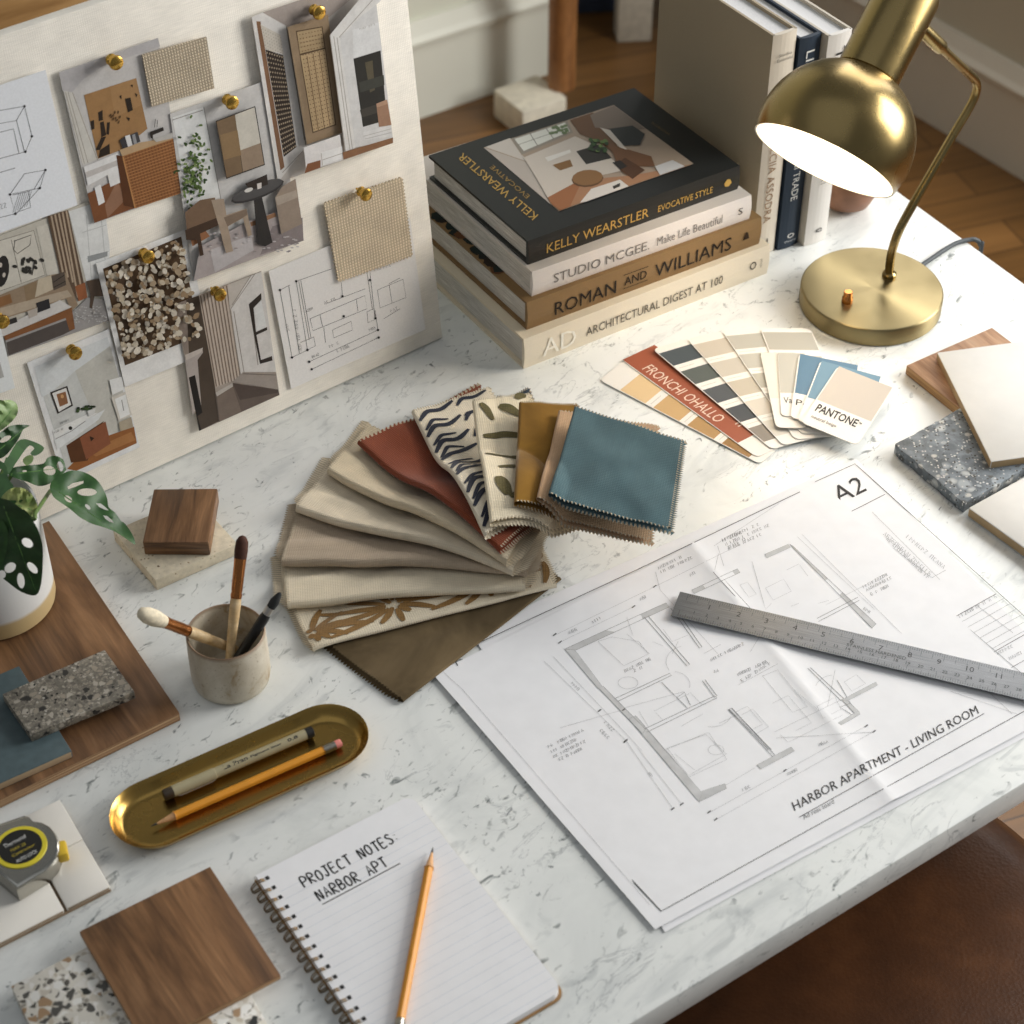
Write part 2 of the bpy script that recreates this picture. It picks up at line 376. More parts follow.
# leather chair under the front edge
def leather():
    m, nt, b = nm('brown_leather'); co = coord(nt)
    f = noise(nt, co, 9, 6, .6); nt.links.new(ramp(nt, f, [(.3, lin((58, 33, 17))), (.55, lin((82, 49, 26))), (.75, lin((108, 68, 38)))]), b.inputs['Base Color'])
    b.inputs['Roughness'].default_value = .38; vo = nd(nt, 'ShaderNodeTexVoronoi', Scale=260); nt.links.new(co, vo.inputs['Vector']); bump(nt, b, vo.outputs['Distance'], .15, .001); return m
q = P(1000, 822, -.27)
sc = V((q.x, q.y, 0)) - t_e*.27 - t_n*.17
t_ = thing('leather_chair', V((sc.x, sc.y, 0)), 'brown leather chair pushed against the front edge of the table', 'chair')
mb = MB(); S = 40; vs = []; fs = []
def sup(i, j, zz):       # superellipse cushion
    a = 2*math.pi*j/64; c, s_ = math.cos(a), math.sin(a); e = .35
    rx = .30; ry = .31
    k = math.sin(i*math.pi/2); kk = 1
    r = i
    return sc + t_e*(rx*r*math.copysign(abs(c)**e, c)) + t_n*(ry*r*math.copysign(abs(s_)**e, s_)) + ZA*zz
prof = [(0.001, .492), (.5, .49), (.8, .484), (.9, .476), (.96, .462), (.99, .44), (1, .41), (.99, .38), (.95, .37), (.001, .37)]
for r, z in prof: vs += [sup(r, j, z) for j in range(64)]
fs = [(i*64+j, i*64+(j+1) % 64, (i+1)*64+(j+1) % 64, (i+1)*64+j) for i in range(len(prof)-1) for j in range(64)]
mb.add(vs, [f[::-1] for f in fs], 0, None, True); mb.build('seat', leather(), t_)
ch_w = wood('dark_walnut_leg', (60, 36, 20), (78, 48, 28), (96, 62, 38))
for sx, sy in ((-1, -1), (1, -1), (1, 1), (-1, 1)):
    c = sc + t_e*.25*sx + t_n*.25*sy; mb = MB(); mb.tube([c + ZA*0.0, c + ZA*.39], [.014, .02], 16); mb.build('leg', ch_w, t_)

# ------------------------------------------------------------------ lamp
bt = .0205
bc = P(872, 288, bt); br_ = ((P(943, 289, bt) - P(801, 289, bt)).length)/2
lamp = thing('desk_lamp', V((bc.x, bc.y, T)), 'lit brushed brass desk lamp with dome shade on a round base', 'lamp')
mb = MB(); z0 = V((bc.x, bc.y, T+.0005))
mb.lathe(z0, ZA, [(0, 0), (br_*.98, 0), (br_, .001), (br_, bt-.002), (br_*.985, bt-.0003), (br_*.97, bt), (0, bt)], 96); mb.build('base', M['brass_radial'], lamp, sharp=50)
S_ = P(889, 276, bt); hh = V((.707, .707, 0)); mm_ = V((hh.y, -hh.x, 0))
pt = lambda x, y: PP(x, y, S_, mm_)
def smooth_path(pts, n=10):
    out = []
    for i in range(len(pts)-1):
        p0 = pts[max(i-1, 0)]; p1 = pts[i]; p2 = pts[i+1]; p3 = pts[min(i+2, len(pts)-1)]
        for k in range(n):
            t = k/n; out.append(.5*((2*p1) + (p2-p0)*t + (2*p0-5*p1+4*p2-p3)*t*t + (3*p1-p0-3*p2+p3)*t**3))
    out.append(pts[-1]); return out
sp = [S_] + [pt(x, y) for x, y in ((891, 256), (898, 233), (911, 208), (930, 175), (953, 135), (968, 110), (975.5, 94), (976, 82), (968, 73), (952, 58), (936, 43))]
mb = MB(); mb.tube(smooth_path(sp, 6), .0047, 16); mb.lathe(S_, ZA, [(.0075, -.002), (.0075, .004), (.005, .006)], 24); mb.build('stem', M['brass'], lamp)
oc = pt(824, 161); vd = (oc-CAM).normalized(); lr = vd.cross(ZA).normalized(); lu = lr.cross(vd)
ax = (lr*-.345 - lu*.939)*.972 - vd*.235; ax.normalize()
sc_ = vd.dot(oc-CAM)/FPX*1.01
R_ = 77.5*sc_
back = -ax
prof = []
c0 = 23*sc_
for i in range(25):
    zz = -0 + i/24*(98*sc_); prof.append((math.sqrt(max(R_*R_ - (zz-c0)**2, 0)), zz))
outer = prof; inner = [(r-.0016, max(z-.0008, .0)) for r, z in prof][::-1]
mb = MB(); mb.lathe(oc, back, outer, 72); shade_ = mb.build('shade', M['brass'], lamp)
mb = MB(); mb.lathe(oc, back, [(outer[0][0], 0), (outer[0][0]-.0016, .0002)] + inner[::-1][1:] + [(.0, 97.5*sc_)], 72)
o_ = mb.build('shade_lining', M['white_int'], shade_); o_['label'] = 'white enamel inside of the shade'
mb = MB(); nr = 31.5*sc_
mb.lathe(oc, back, [(nr*.9, 92*sc_), (nr, 95*sc_), (nr, 181*sc_), (nr*.97, 185*sc_), (nr*.85, 186.5*sc_), (0, 186.5*sc_)], 48); mb.build('neck', M['brass'], shade_)
jp = sp[-1]; jd = (sp[-2]-sp[-1]).normalized()
mb = MB(); 
naxp = oc + back*((jp-oc).dot(back)); tow = (naxp-jp).normalized()
mb.tube([jp + jd*.012, jp + jd*.0, jp + (naxp-jp)*.75], [.0075, .0078, .0078], 20); mb.build('joint', M['brass'], lamp)
em, nt, b = nm('lit_bulb'); b.inputs['Emission Color'].default_value = (1, .84, .62, 1); b.inputs['Emission Strength'].default_value = 14; b.inputs['Base Color'].default_value = (1, .95, .9, 1)
mb = MB(); bcn = oc + back*(52*sc_); rb = .024
mb.lathe(bcn, ax, [(rb*math.sin(math.pi*i/16), -rb*math.cos(math.pi*i/16)) for i in range(17)], 32); mb.lathe(bcn, back, [(.013, rb*.8), (.013, 45*sc_), (0, 45*sc_)], 24); mb.build('bulb', em, shade_)
kp = P(847, 302, bt)
mb = MB(); mb.lathe(kp, ZA, [(.0058, -.001), (.0056, .006), (.0046, .0075), (.0046, .0125), (.004, .0135), (0, .0135)], 24); o_ = mb.build('switch_knob', brass('copper_knob', (190, 128, 70), .25), lamp)
cdp = [P(918, 268, .004), P(934, 257, .004), P(946, 249, .004), P(958, 242.5, .004), P(968, 240, .003)]
e1 = cdp[-1]; on = V((-rdir.y, rdir.x, 0)); on = on if on.dot(t_e) > 0 else -on; e1 = V((e1.x, e1.y, 0)); hx_ = on*.8 - rdir*-.25; cdp += [e1 + hx_*.010 + ZA*(T+.002), e1 + hx_*.019 + ZA*(T-.006), e1 + hx_*.022 + ZA*(T-.03), e1 + hx_*.023 + ZA*(T-.3), e1 + hx_*.06 + ZA*.01]
mb = MB(); mb.tube(smooth_path(cdp, 6), .0026, 10); mb.build('cord', plain('grey_cord', (66, 72, 76), .6), lamp)
lt = bpy.data.lights.new('lamp_light', 'SPOT'); lt.energy = .4; lt.color = (1, .74, .46); lt.spot_size = math.radians(160); lt.spot_blend = .5; lt.shadow_soft_size = .03
lo = bpy.data.objects.new('lamp_light', lt); COL.objects.link(lo); lo.location = oc + back*(16*sc_); lo.rotation_euler = (-ax).to_track_quat('Z', 'Y').to_euler()

# ------------------------------------------------------------------ books
def zat(p, ypx):
    lo, hi = 0, .6
    for _ in range(40):
        m_ = (lo+hi)/2
        if proj(p + ZA*m_)[1] > ypx: lo = m_
        else: hi = m_
    return lo
pages_m, nt, b = nm('page_block'); co = coord(nt, (40, 40, 1400)); nt.links.new(ramp(nt, noise(nt, co, 1, 2), [(.3, lin((172, 166, 156))), (.7, lin((226, 222, 214)))]), b.inputs['Base Color']); b.inputs['Roughness'].default_value = .8
pages_v, nt, b = nm('page_block_standing'); co = coord(nt, (1400, 1400, 40), math.radians(0)); nt.links.new(ramp(nt, noise(nt, co, 1, 2), [(.3, lin((196, 196, 198))), (.7, lin((236, 236, 236)))]), b.inputs['Base Color']); b.inputs['Roughness'].default_value = .8

def book(label, o, ex, ey, ez, cover_col, spine_col=None, ct=.0028, group=None, cloth=.1, inset=.004, pm=None):
    """o: corner at the spine, ex along the spine, ey from spine to fore edge, ez through the thickness.  Returns (thing, cover MB, axes)"""
    t_ = thing('book', o, label, 'book', group)
    L, D, W = ex.length, ey.length, ez.length; x, y, z = ex.normalized(), ey.normalized(), ez.normalized()
    c = MB(); hi = .0035
    c.box(o, ex, ey, z*ct, 0, col=lin(cover_col)); c.box(o + ez - z*ct, ex, ey, z*ct, 0, col=lin(cover_col))
    # gently rounded spine
    k = 7; vs = []; 
    for s in (0, 1):
        for i in range(k):
            a = i/(k-1); bul = math.sin(a*math.pi)*.0022
            vs.append(o + ex*s + ez*a - y*bul)
        for i in range(k):
            a = 1-i/(k-1); a = min(max(a, ct/W), 1-ct/W); vs.append(o + ex*s + ez*a + y*ct)
    n = 2*k; fl = z.cross(x).dot(y) > 0
    fs = [tuple(range(n)), tuple(range(n, 2*n))[::-1]] + [(i, n+i, n+(i+1) % n, (i+1) % n) for i in range(n)]
    if fl: fs = [f[::-1] for f in fs]
    c.add(vs, fs, 0, lin(spine_col or cover_col))
    pb = MB(); pb.box(o + x*inset + y*ct*1.5 + z*ct, ex - x*2*inset, ey - y*(ct*1.5+inset), ez - z*2*ct)
    pb.build('page_block', pm or pages_m, t_)
    return t_, c
M['cover'] = printed('book_cover', .55, .10, 1500, .25, bmp=.05)
M['cover_gloss'] = printed('book_jacket', .35, .05, 1500, .4)
def finish(t_, c, m='cover'): return c.build('cover', M[m], t_)

specs = []
p1 = P(523.4, 369); z1 = zat(p1, 339.4)
f1 = P(523.4, 369); r1 = P(766.5, 273.4)
z2 = z1 + zat(P(526.5, 330, z1), 302.6); f2 = P(526.5, 330, z1); r2 = P(758.7, 243.7, z1)
z3 = z2 + zat(P(531.6, 296.4, z2), 272); f3 = P(531.6, 296.4, z2); r3 = P(749, 218.7, z2)
z4 = z3 + zat(P(527.6, 265, z3), 241); f4 = P(527.6, 265, z3); r4 = P(737.5, 189, z3)
q4 = P(427.5, 155, z4); 
sd4 = (r4-f4); d4 = V((-sd4.y, sd4.x, 0)).normalized()
ed4 = (P(427.5, 155, z4) - P(526.5, 240.5, z4)); D4 = ed4.length; ed4.normalize()
print('stack z', z1, z2, z3, z4, 'spine', sd4.length, 'depth', D4, 'perp', math.degrees(ed4.angle(sd4)))
grp = 'art and interiors books stacked flat'
def spine_text(c, f, r, dz, ed, items, ty=0):
    u = (r-f); L = u.length; u = u.normalized(); n = -ed
    for txt, a0, a1, zlo, zhi, colr in items:
        text(c, txt, f + u*(L*a0) + ZA*(dz*zlo) + n*.0024, u*(L*(a1-a0)), ZA*(dz*(zhi-zlo)), 0, lin(colr), n, .0003)
# 1 cream
UPD = V((-.552, .834, 0)).normalized(); ed = UPD.copy()
t_, c = book('cream hardback with raised grey capitals, bottom book of the flat stack', f1, r1-f1, ed*.255, ZA*z1, (224, 212, 188), (230, 218, 196))
spine_text(c, f1, r1, z1, ed, [('AD', .07, .20, .22, .78, (246, 240, 226)), ('ARCHITECTURAL DIGEST AT 100', .24, .80, .34, .62, (92, 84, 70))])
text(c, 'O', f1 + (r1-f1)*.915 + ZA*z1*.40 - ed*.0024, (r1-f1)*.028, ZA*z1*.26, 0, lin((30, 26, 22)), -ed, .0003)
text(c, 'ASSOULINE', f1 + (r1-f1)*.968 + ZA*z1*.36 - ed*.0024, ZA*z1*.3, (f1-r1)*.008, 0, lin((120, 108, 90)), -ed, .0003)
finish(t_, c)
# 2 tan
t_, c = book('tan brown cloth hardback with large black capitals, second from the bottom of the stack', f2, r2-f2, ed*.25, ZA*(z2-z1), (134, 106, 70), (142, 113, 76))
spine_text(c, f2, r2, z2-z1, ed, [('ROMAN', .11, .365, .22, .68, (34, 26, 20)), ('AND', .40, .495, .36, .66, (34, 26, 20)), ('WILLIAMS', .53, .865, .25, .72, (34, 26, 20))])
u2 = (r2-f2); dz = z2-z1
for zz in (.26, .76): c.stroke([f2 + u2*.395 + ZA*dz*zz - ed*.0027, f2 + u2*.50 + ZA*dz*zz - ed*.0027], .0008, -ed, 0, lin((34, 26, 20)))
c.poly([f2 + u2*a + ZA*dz*b_ - ed*.0027 for a, b_ in ((.915, .42), (.945, .42), (.937, .66), (.928, .7))], 0, lin((50, 34, 22)))
# dark marbled jacket art on the exposed cover by the page side
for k in range(46):
    a = random.uniform(.02, .09); b_ = random.uniform(.25, .98); rr = random.uniform(.004, .011)
    cc = random.choice([(26, 30, 26), (34, 26, 18), (20, 34, 32), (96, 58, 28), (40, 30, 22)])
    pp = f2 + u2*a + ed*(.25*b_) + ZA*(dz+.0002+k*.000004)
    c.poly([pp + V((math.cos(t)*rr*random.uniform(.7, 1.2), math.sin(t)*rr*random.uniform(.7, 1.2), 0)) for t in [i*.785 for i in range(8)]], 0, lin(cc))
finish(t_, c)
# 3 white
t_, c = book('white hardback with thin grey capitals, third from the bottom of the stack', f3, r3-f3, ed*.24, ZA*(z3-z2), (216, 208, 198), (232, 224, 218))
spine_text(c, f3, r3, z3-z2, ed, [('STUDIO MCGEE.', .09, .52, .30, .66, (126, 120, 114)), ('Make Life Beautiful', .555, .86, .32, .66, (138, 130, 124))])
text(c, 'S', f3 + (r3-f3)*.935 + ZA*(z3-z2)*.4 - ed*.0024, (r3-f3)*.022, ZA*(z3-z2)*.26, 0, lin((40, 36, 34)), -ed, .0003)
finish(t_, c)
# 4 black with cover photograph
t_, c = book('black hardback with gold lettering and a room photograph, top of the flat stack', f4, r4-f4, ed4*D4, ZA*(z4-z3), (36, 38, 38), (40, 38, 34), ct=.003)
gold = (206, 166, 84)
spine_text(c, f4, r4, z4-z3, ed4, [('KELLY WEARSTLER', .08, .555, .28, .66, gold), ('EVOCATIVE STYLE', .60, .865, .32, .58, gold)])
c.poly([f4 + (r4-f4)*a + ZA*(z4-z3)*b_ - ed4*.0027 for a, b_ in ((.925, .38), (.945, .34), (.958, .46), (.95, .62), (.935, .66), (.922, .52))], 0, lin(gold))
class Art:      # flat artwork on a plane, given in photo points read off an enlarged crop
    def __init__(s, mb, o, n, off=.0003, step=.000025, mat=0): s.mb, s.o, s.n, s.k, s.step, s.mat = mb, V(o), V(n), off, step, mat; s.f = lambda x, y: (x, y)
    def zoom(s, ox, oy, sc): s.f = lambda x, y: (ox + x/sc, oy + y/sc); s.sc = sc; return s
    def pt(s, x, y, k=None): return PP(*s.f(x, y), s.o + s.n*(s.k if k is None else k), s.n)
    def poly(s, pts, c):
        s.k += s.step; w = [s.pt(x, y) for x, y in pts]; s.mb.poly(w, s.mat, lin(c))
    def line(s, pts, c, w=.0006):
        s.k += s.step; s.mb.stroke([s.pt(x, y) for x, y in pts], w, s.n, s.mat, lin(c))
    def lines(s, ls, c, w=.0006):
        s.k += s.step
        for pts in ls: s.mb.stroke([s.pt(x, y) for x, y in pts], w, s.n, s.mat, lin(c))
    def ell(s, x, y, rx, ry, c, rot=0, n=14, jit=0):
        ca, sa = math.cos(math.radians(rot)), math.sin(math.radians(rot)); pts = []
        for i in range(n):
            t = 2*math.pi*i/n; j = 1 + random.uniform(-jit, jit); a, b = rx*math.cos(t)*j, ry*math.sin(t)*j
            pts.append((x + a*ca - b*sa, y + a*sa + b*ca))
        s.poly(pts, c)
    def scrib(s, x0, y0, x1, y1, h, c, w=.0004, n=None):     # tiny illegible hand lettering
        s.k += s.step; L = math.hypot(x1-x0, y1-y0); ux, uy = (x1-x0)/L, (y1-y0)/L; vx, vy = uy, -ux
        k = n or max(2, int(L/(h*.75))); st = L/k
        for i in range(k):
            if random.random() < .14: continue
            a = i*st
            P_ = lambda du, dv: s.pt(x0 + ux*(a+du*st) + vx*dv*h, y0 + uy*(a+du*st) + vy*dv*h)
            ch = random.choice(([(0, 0), (0, 1), (.6, .5)], [(0, 1), (.65, 1), (0, 0), (.65, 0)], [(0, 0), (.3, 1), (.65, 0)], [(0, 0), (0, 1), (.6, 1), (.6, 0)], [(.6, .9), (.1, .9), (.1, .1), (.6, .1)], [(0, 0), (0, 1), (.6, 0), (.6, 1)]))
            s.mb.stroke([P_(*q) for q in ch], w, s.n, s.mat, lin(c))
A = Art(c, V((f4.x, f4.y, T+z4)), ZA, .0003).zoom(420, 80, 4)
A.poly([(255, 270), (775, 100), (1095, 335), (555, 525)], (168, 150, 132))
A.poly([(255, 270), (430, 330), (520, 495), (555, 525)], (186, 176, 166))
A.poly([(262, 268), (360, 232), (405, 298), (440, 330)], (204, 196, 186))
A.poly([(365, 235), (590, 162), (612, 210), (408, 298)], (150, 142, 130))
A.poly([(378, 236), (580, 170), (600, 205), (415, 284)], (224, 224, 214))
A.lines([[(440, 215), (470, 262)], [(505, 194), (535, 236)], [(395, 258), (592, 190)]], (120, 112, 100), .0008)
for i in range(14): A.ell(random.uniform(520, 600), random.uniform(178, 215), 9, 6, (110, 128, 90), n=7)
A.poly([(600, 160), (690, 130), (760, 170), (800, 300), (700, 240), (640, 215)], (110, 78, 54))
A.poly([(680, 140), (775, 102), (900, 195), (820, 200), (700, 190)], (130, 116, 104))
A.poly([(415, 310), (620, 225), (700, 260), (820, 360), (640, 400), (510, 470), (470, 400)], (206, 196, 184))
A.poly([(510, 470), (640, 400), (665, 480), (560, 522), (530, 500)], (156, 102, 66))
A.poly([(650, 400), (860, 380), (1090, 336), (600, 505)], (168, 124, 92))
A.poly([(625, 285), (715, 258), (768, 312), (665, 337)], (44, 42, 38))
A.poly([(530, 340), (600, 318), (612, 345), (560, 362)], (132, 96, 56))
A.ell(670, 395, 64, 33, (96, 66, 40), -5); A.ell(670, 390, 62, 31, (140, 102, 64), -5)
A.poly([(500, 310), (600, 278), (604, 290), (512, 326)], (226, 222, 214))
A.poly([(700, 222), (780, 262), (925, 305), (940, 345), (870, 345), (850, 395), (800, 360), (770, 290)], (116, 80, 54))
A.poly([(780, 340), (820, 310), (900, 360), (850, 396)], (84, 54, 34))
A.poly([(770, 330), (800, 320), (830, 345), (800, 358)], (40, 36, 34))
A.poly([(755, 195), (850, 182), (900, 215), (880, 260), (810, 262)], (52, 54, 54))
A.poly([(640, 490), (685, 435), (800, 398), (835, 425), (660, 488)], (222, 214, 206)); A.poly([(770, 425), (800, 412), (800, 425), (775, 436)], (50, 46, 40))
A.poly([(940, 345), (1010, 320), (1060, 345), (960, 380)], (206, 204, 202))
A.poly([(720, 190), (760, 200), (830, 280), (800, 270)], (214, 204, 192))
for i in range(22): A.ell(random.gauss(712, 18), random.gauss(268, 15), 9, 7, random.choice([(60, 92, 48), (96, 124, 66), (44, 66, 38)]), n=7)
zt = V((0, 0, T+z4+.0004))
def flat_text(mb, txt, a, b, up_px, z, colr, mat=0, n=ZA, off=.0004):
    pa, pb, pu = P(*a, z), P(*b, z), P(*up_px, z); text(mb, txt, pa, pb-pa, pu-pa, mat, lin(colr), ZA, off)
zz5 = lambda x, y: (420+x/4, 80+y/4)
flat_text(c, 'KELLY WEARSTLER', zz5(474, 541), zz5(172, 292), zz5(450, 563), z4, (190, 154, 80))
flat_text(c, 'EVOCATIVE', zz5(440, 464), zz5(292, 340), zz5(426, 476), z4, (158, 128, 70))
flat_text(c, 'EVOCATIVE STYLE', zz5(1000, 216), zz5(930, 168), zz5(994, 222), z4, (120, 100, 60))
finish(t_, c, 'cover_gloss')

# standing books
zb = zat(P(780.5, 250), 28)
bt1, bt2 = P(772.5, 36.5, zb), P(798, 28, zb); back_d = (P(714, 0, zb) - bt1).normalized()
sdir = (bt2-bt1); tw = sdir.length; sdir.normalize()
print('back_d', back_d, d4, math.degrees(back_d.angle(d4))); back_d = UPD.copy()
Lb = 0; 
for k in range(100, 330): 
    if proj(bt1 + back_d*k*.001 - ZA*.1)[0] > 656: Lb = k*.001
print('standing', zb, tw, Lb)
def upright(label, tl, tr, zh, dep, colr, sp, texts, gap0=.03):
    tl = V((tl.x, tl.y, T+.0004)); tr = V((tr.x, tr.y, T+.0004)); w_ = (tr-tl); tl = tl + w_*gap0; w_ = w_*(1-gap0-.025); yd = back_d
    t_, c = book(label, tl, ZA*zh, yd*dep, w_, colr, sp, pm=pages_v)
    n = -yd
    for txt, h0, h1, a0, a1, cc in texts:       # reads downwards
        if h0 > h1: text(c, txt, tl + w_*a0 + ZA*(zh*h0) + n*.0024, ZA*(zh*(h1-h0)), w_*(a1-a0), 0, lin(cc), n, .0003)
        else: text(c, txt, tl + w_*h0 + ZA*(zh*a0) + n*.0024, w_*(h1-h0), ZA*(zh*(a1-a0)), 0, lin(cc), n, .0003)
    finish(t_, c)
upright('tall greige cloth book standing upright beside the flat stack', bt1, bt2, zb, Lb, (170, 156, 132), (214, 204, 188),
        [('PALCIIA ASSODRA', .56, .16, .3, .62, (150, 120, 92)), ('Studio', .25, .8, .905, .918, (110, 104, 96)), ('Essential', .2, .85, .885, .898, (110, 104, 96)), ('d', .35, .6, .05, .08, (90, 84, 76))])
zn = zat(P(803, 243.7), 33); n1, n2 = P(799.5, 39.7, zn), P(823.7, 33, zn); n2 = n1 + sdir*(n2-n1).length
upright('navy blue book standing between the greige and the white upright books', n1, n2, zn, Lb*.97, (40, 52, 66), (44, 56, 70),
        [('LIV', .94, .84, .3, .68, (226, 226, 222)), ('ORNI TRADE', .50, .24, .32, .64, (214, 214, 210)), ('o', .35, .7, .05, .085, (214, 214, 210)), ('Vivere', .22, .8, .03, .042, (180, 184, 188))])
zw = zat(P(827, 237), 27.5); w1, w2 = P(825.5, 37.5, zw), P(851.7, 27.5, zw); w1 = w1 + sdir*max(0, (n2-w1).dot(sdir)); w2 = w1 + sdir*(w2-w1).length
upright('white book standing at the lamp end of the upright row', w1, w2, zw, Lb*.95, (200, 192, 178), (226, 222, 216),
        [('TI', .94, .86, .35, .7, (60, 58, 56)), ('HORI', .42, .30, .35, .6, (170, 164, 156)), ('e', .4, .7, .055, .085, (60, 58, 56))])
# vase behind the shade
vc = P(846, 207, 0); 
mb = MB(); mb.lathe(V((vc.x, vc.y+.006, T+.0005)), ZA, [(0, 0), (.016, 0), (.027, .006), (.034, .022), (.035, .036), (.03, .05), (.021, .058), (.02, .062), (.017, .062), (.018, .056), (.0, .05)], 40)
tag(mb.build('vase', plain('terracotta_glaze', (134, 94, 70), .5, var=.12, vs=40)), 'small rounded brown ceramic vase behind the lamp shade', 'vase')

# ------------------------------------------------------------------ mood board
b0 = P(442.5, 339); b1 = P(41, 522); be = (b0-b1).normalized(); bk = V((-be.y, be.x, 0))
if bk.y < 0: bk = -bk
lean = math.radians(6.2); bu = ZA*math.cos(lean) + bk*math.sin(lean); bn = be.cross(bu).normalized()
if bn.dot(CAM-b0) < 0: bn = -bn
BFR = Matrix((be, bu, bn))
M['linen'] = fabric('board_linen', (229, 223, 212), 3200, .05, .25, slub=.05, rot=BFR)
BH = (PP(60, 18, b0, bn)-b0).dot(bu); BW = .82
lo_ = b0 + ZA*.0018
th_ = .012
mb = MB(); mb.box(lo_ - be*BW - bn*th_, be*BW, bu*BH, bn*th_)
tag(mb.build('mood_board', M['linen'], bevel=.001, origin=lo_ - be*BW*.5), 'large linen-covered pin board leaning at the back of the table', 'board')
# easel-back strut that carries the lean
bo = lo_
def bpx(x, y, k=0): return PP(x, y, bo + bn*k, bn)
CARDM = printed('photo_print', .4, .07, 520, .3, blotch=.0)
PHOTOM = printed('photo_print_tones', .4, .08, 520, .3, blotch=.15)
def card(name, label, cat, pts, off, base=(240, 240, 240), group='prints and sketches on the pin board', th=.0006, zoom=None, mat=None):
    f = (lambda x, y: (x, y)) if zoom is None else (lambda x, y: (zoom[0]+x/zoom[2], zoom[1]+y/zoom[2]))
    mb = MB(); w = [bpx(*f(x, y), off) for x, y in pts]; lo2 = [p - bn*th for p in w]; n = len(w)
    mb.add(w+lo2, [tuple(range(n)), tuple(range(n, 2*n))[::-1]] + [(i, n+i, n+(i+1) % n, (i+1) % n) for i in range(n)], 0, lin(base))
    A = Art(mb, bo, bn, off+.0001)
    if zoom: A.zoom(*zoom)
    def done(): return tag(mb.build(name, mat or (PHOTOM if name == 'photo_print' else CARDM), origin=sum(w, V())/n - bn*th), label, cat, group)
    return A, done
Z1 = (0, 0, 4); Z2 = (200, 0, 4); Z3 = (0, 200, 4); Z4 = (200, 180, 4); Z7 = (0, 380, 7.314)
INK = (70, 68, 72)
# living-room photo (under)
A, done = card('photo_print', 'photo of a beige sofa room with striped curtain, at the board left', 'photo', [(-120, 190), (0, 142), (270, 40), (420, -20), (445, 480), (35, 625), (-60, 662)], .002, (196, 190, 178), zoom=Z3)
A.poly([(275, 45), (415, 0), (440, 200), (430, 300), (345, 325)], (224, 224, 222))
A.lines([[(330, 130), (425, 100)], [(345, 60), (365, 310)], [(345, 235), (435, 205)], [(400, 20), (425, 290)]], (196, 196, 194), .0008)
A.poly([(350, 225), (430, 205), (430, 225), (352, 250)], (150, 152, 152))
A.poly([(145, 110), (190, 95), (245, 290), (190, 310)], (206, 200, 188))
A.poly([(-60, 180), (135, 122), (180, 300), (-60, 390)], (208, 202, 190))
A.lines([[(45, 160), (85, 330)], [(-60, 180), (135, 122), (180, 300), (-20, 372)]], (120, 114, 104), .0006)
A.line([(55, 165), (125, 140), (120, 180), (70, 215), (55, 200), (60, 160)], (60, 56, 52), .0007)
A.ell(8, 285, 28, 64, (42, 38, 36), 8); A.ell(2, 260, 7, 10, (200, 190, 178), 8); A.ell(16, 300, 6, 10, (200, 190, 178), 8)
for i in range(16): A.ell(random.gauss(130, 26), random.gauss(262, 22), 11, 7, (48, 46, 42), random.uniform(0, 180), 7)
A.line([(128, 300), (140, 240)], (50, 46, 42), .001)
A.poly([(190, 65), (272, 40), (348, 390), (315, 405), (240, 290)], (96, 76, 60))
A.lines([[(205+i*15, 62-i*5), (252+i*20, 290+i*20 if i < 3 else 390-i*0)] for i in range(5)], (176, 156, 134), .0017)
A.poly([(300, 345), (340, 330), (350, 390), (315, 405)], (150, 92, 58))
A.poly([(-60, 400), (0, 380), (200, 300), (262, 290), (312, 420), (285, 445), (265, 395), (0, 480), (-60, 500)], (148, 128, 106))
A.poly([(-60, 450), (100, 405), (270, 360), (288, 385), (110, 440), (-60, 495)], (178, 162, 142))
A.poly([(-30, 400), (40, 375), (50, 410), (-30, 440)], (140, 100, 64)); A.poly([(95, 345), (145, 325), (150, 390), (105, 405)], (140, 118, 92))
A.poly([(140, 390), (152, 318), (205, 300), (212, 358)], (196, 182, 160)); A.poly([(205, 305), (258, 286), (265, 340), (215, 362)], (90, 78, 68))
A.lines([[(212, 330), (258, 300)], [(215, 350), (262, 325)]], (40, 36, 34), .0008)
A.poly([(20, 560), (250, 470), (300, 440), (350, 390), (425, 400), (440, 480), (35, 625)], (158, 154, 152))
A.poly([(25, 570), (270, 478), (300, 515), (250, 540), (35, 622)], (84, 76, 72))
A.poly([(-60, 540), (240, 400), (287, 428), (20, 542), (-60, 575)], (206, 202, 198)); A.poly([(15, 545), (287, 430), (300, 515), (278, 522), (262, 472), (22, 562)], (132, 86, 52))
A.poly([(145, 412), (195, 395), (202, 432), (150, 452)], (44, 42, 44)); A.poly([(5, 490), (65, 468), (70, 488), (12, 508)], (50, 46, 44)); A.poly([(110, 445), (150, 430), (150, 460), (115, 475)], (180, 170, 160))
A.poly([(345, 325), (395, 315), (420, 385), (378, 385), (368, 435), (358, 430), (362, 380)], (88, 72, 60))
for i in range(60): A.ell(random.uniform(300, 430), random.uniform(425, 490), 4, 2, (196, 194, 192), n=5)
done()
A, done = card('photo_print', 'photo of a white desk with brown drawers, above the houseplant', 'photo', [(27, 363), (109, 329), (140, 447), (64, 483)], .0022, (232, 232, 232))
A.poly([(34, 367), (107.5, 337), (137.5, 442), (68, 474)], (206, 207, 204))
A.poly([(34, 367), (107.5, 337), (110, 346), (75, 371), (52, 392), (42, 397)], (216, 219, 220)); A.poly([(75, 371), (110, 346), (134, 430), (101, 434)], (200, 198, 190))
A.zoom(*Z7)
A.poly([(490, 650), (700, 440), (980, 340), (1000, 462), (560, 664)], (150, 96, 54)); A.poly([(640, 520), (960, 380), (990, 440), (700, 560)], (170, 118, 72))
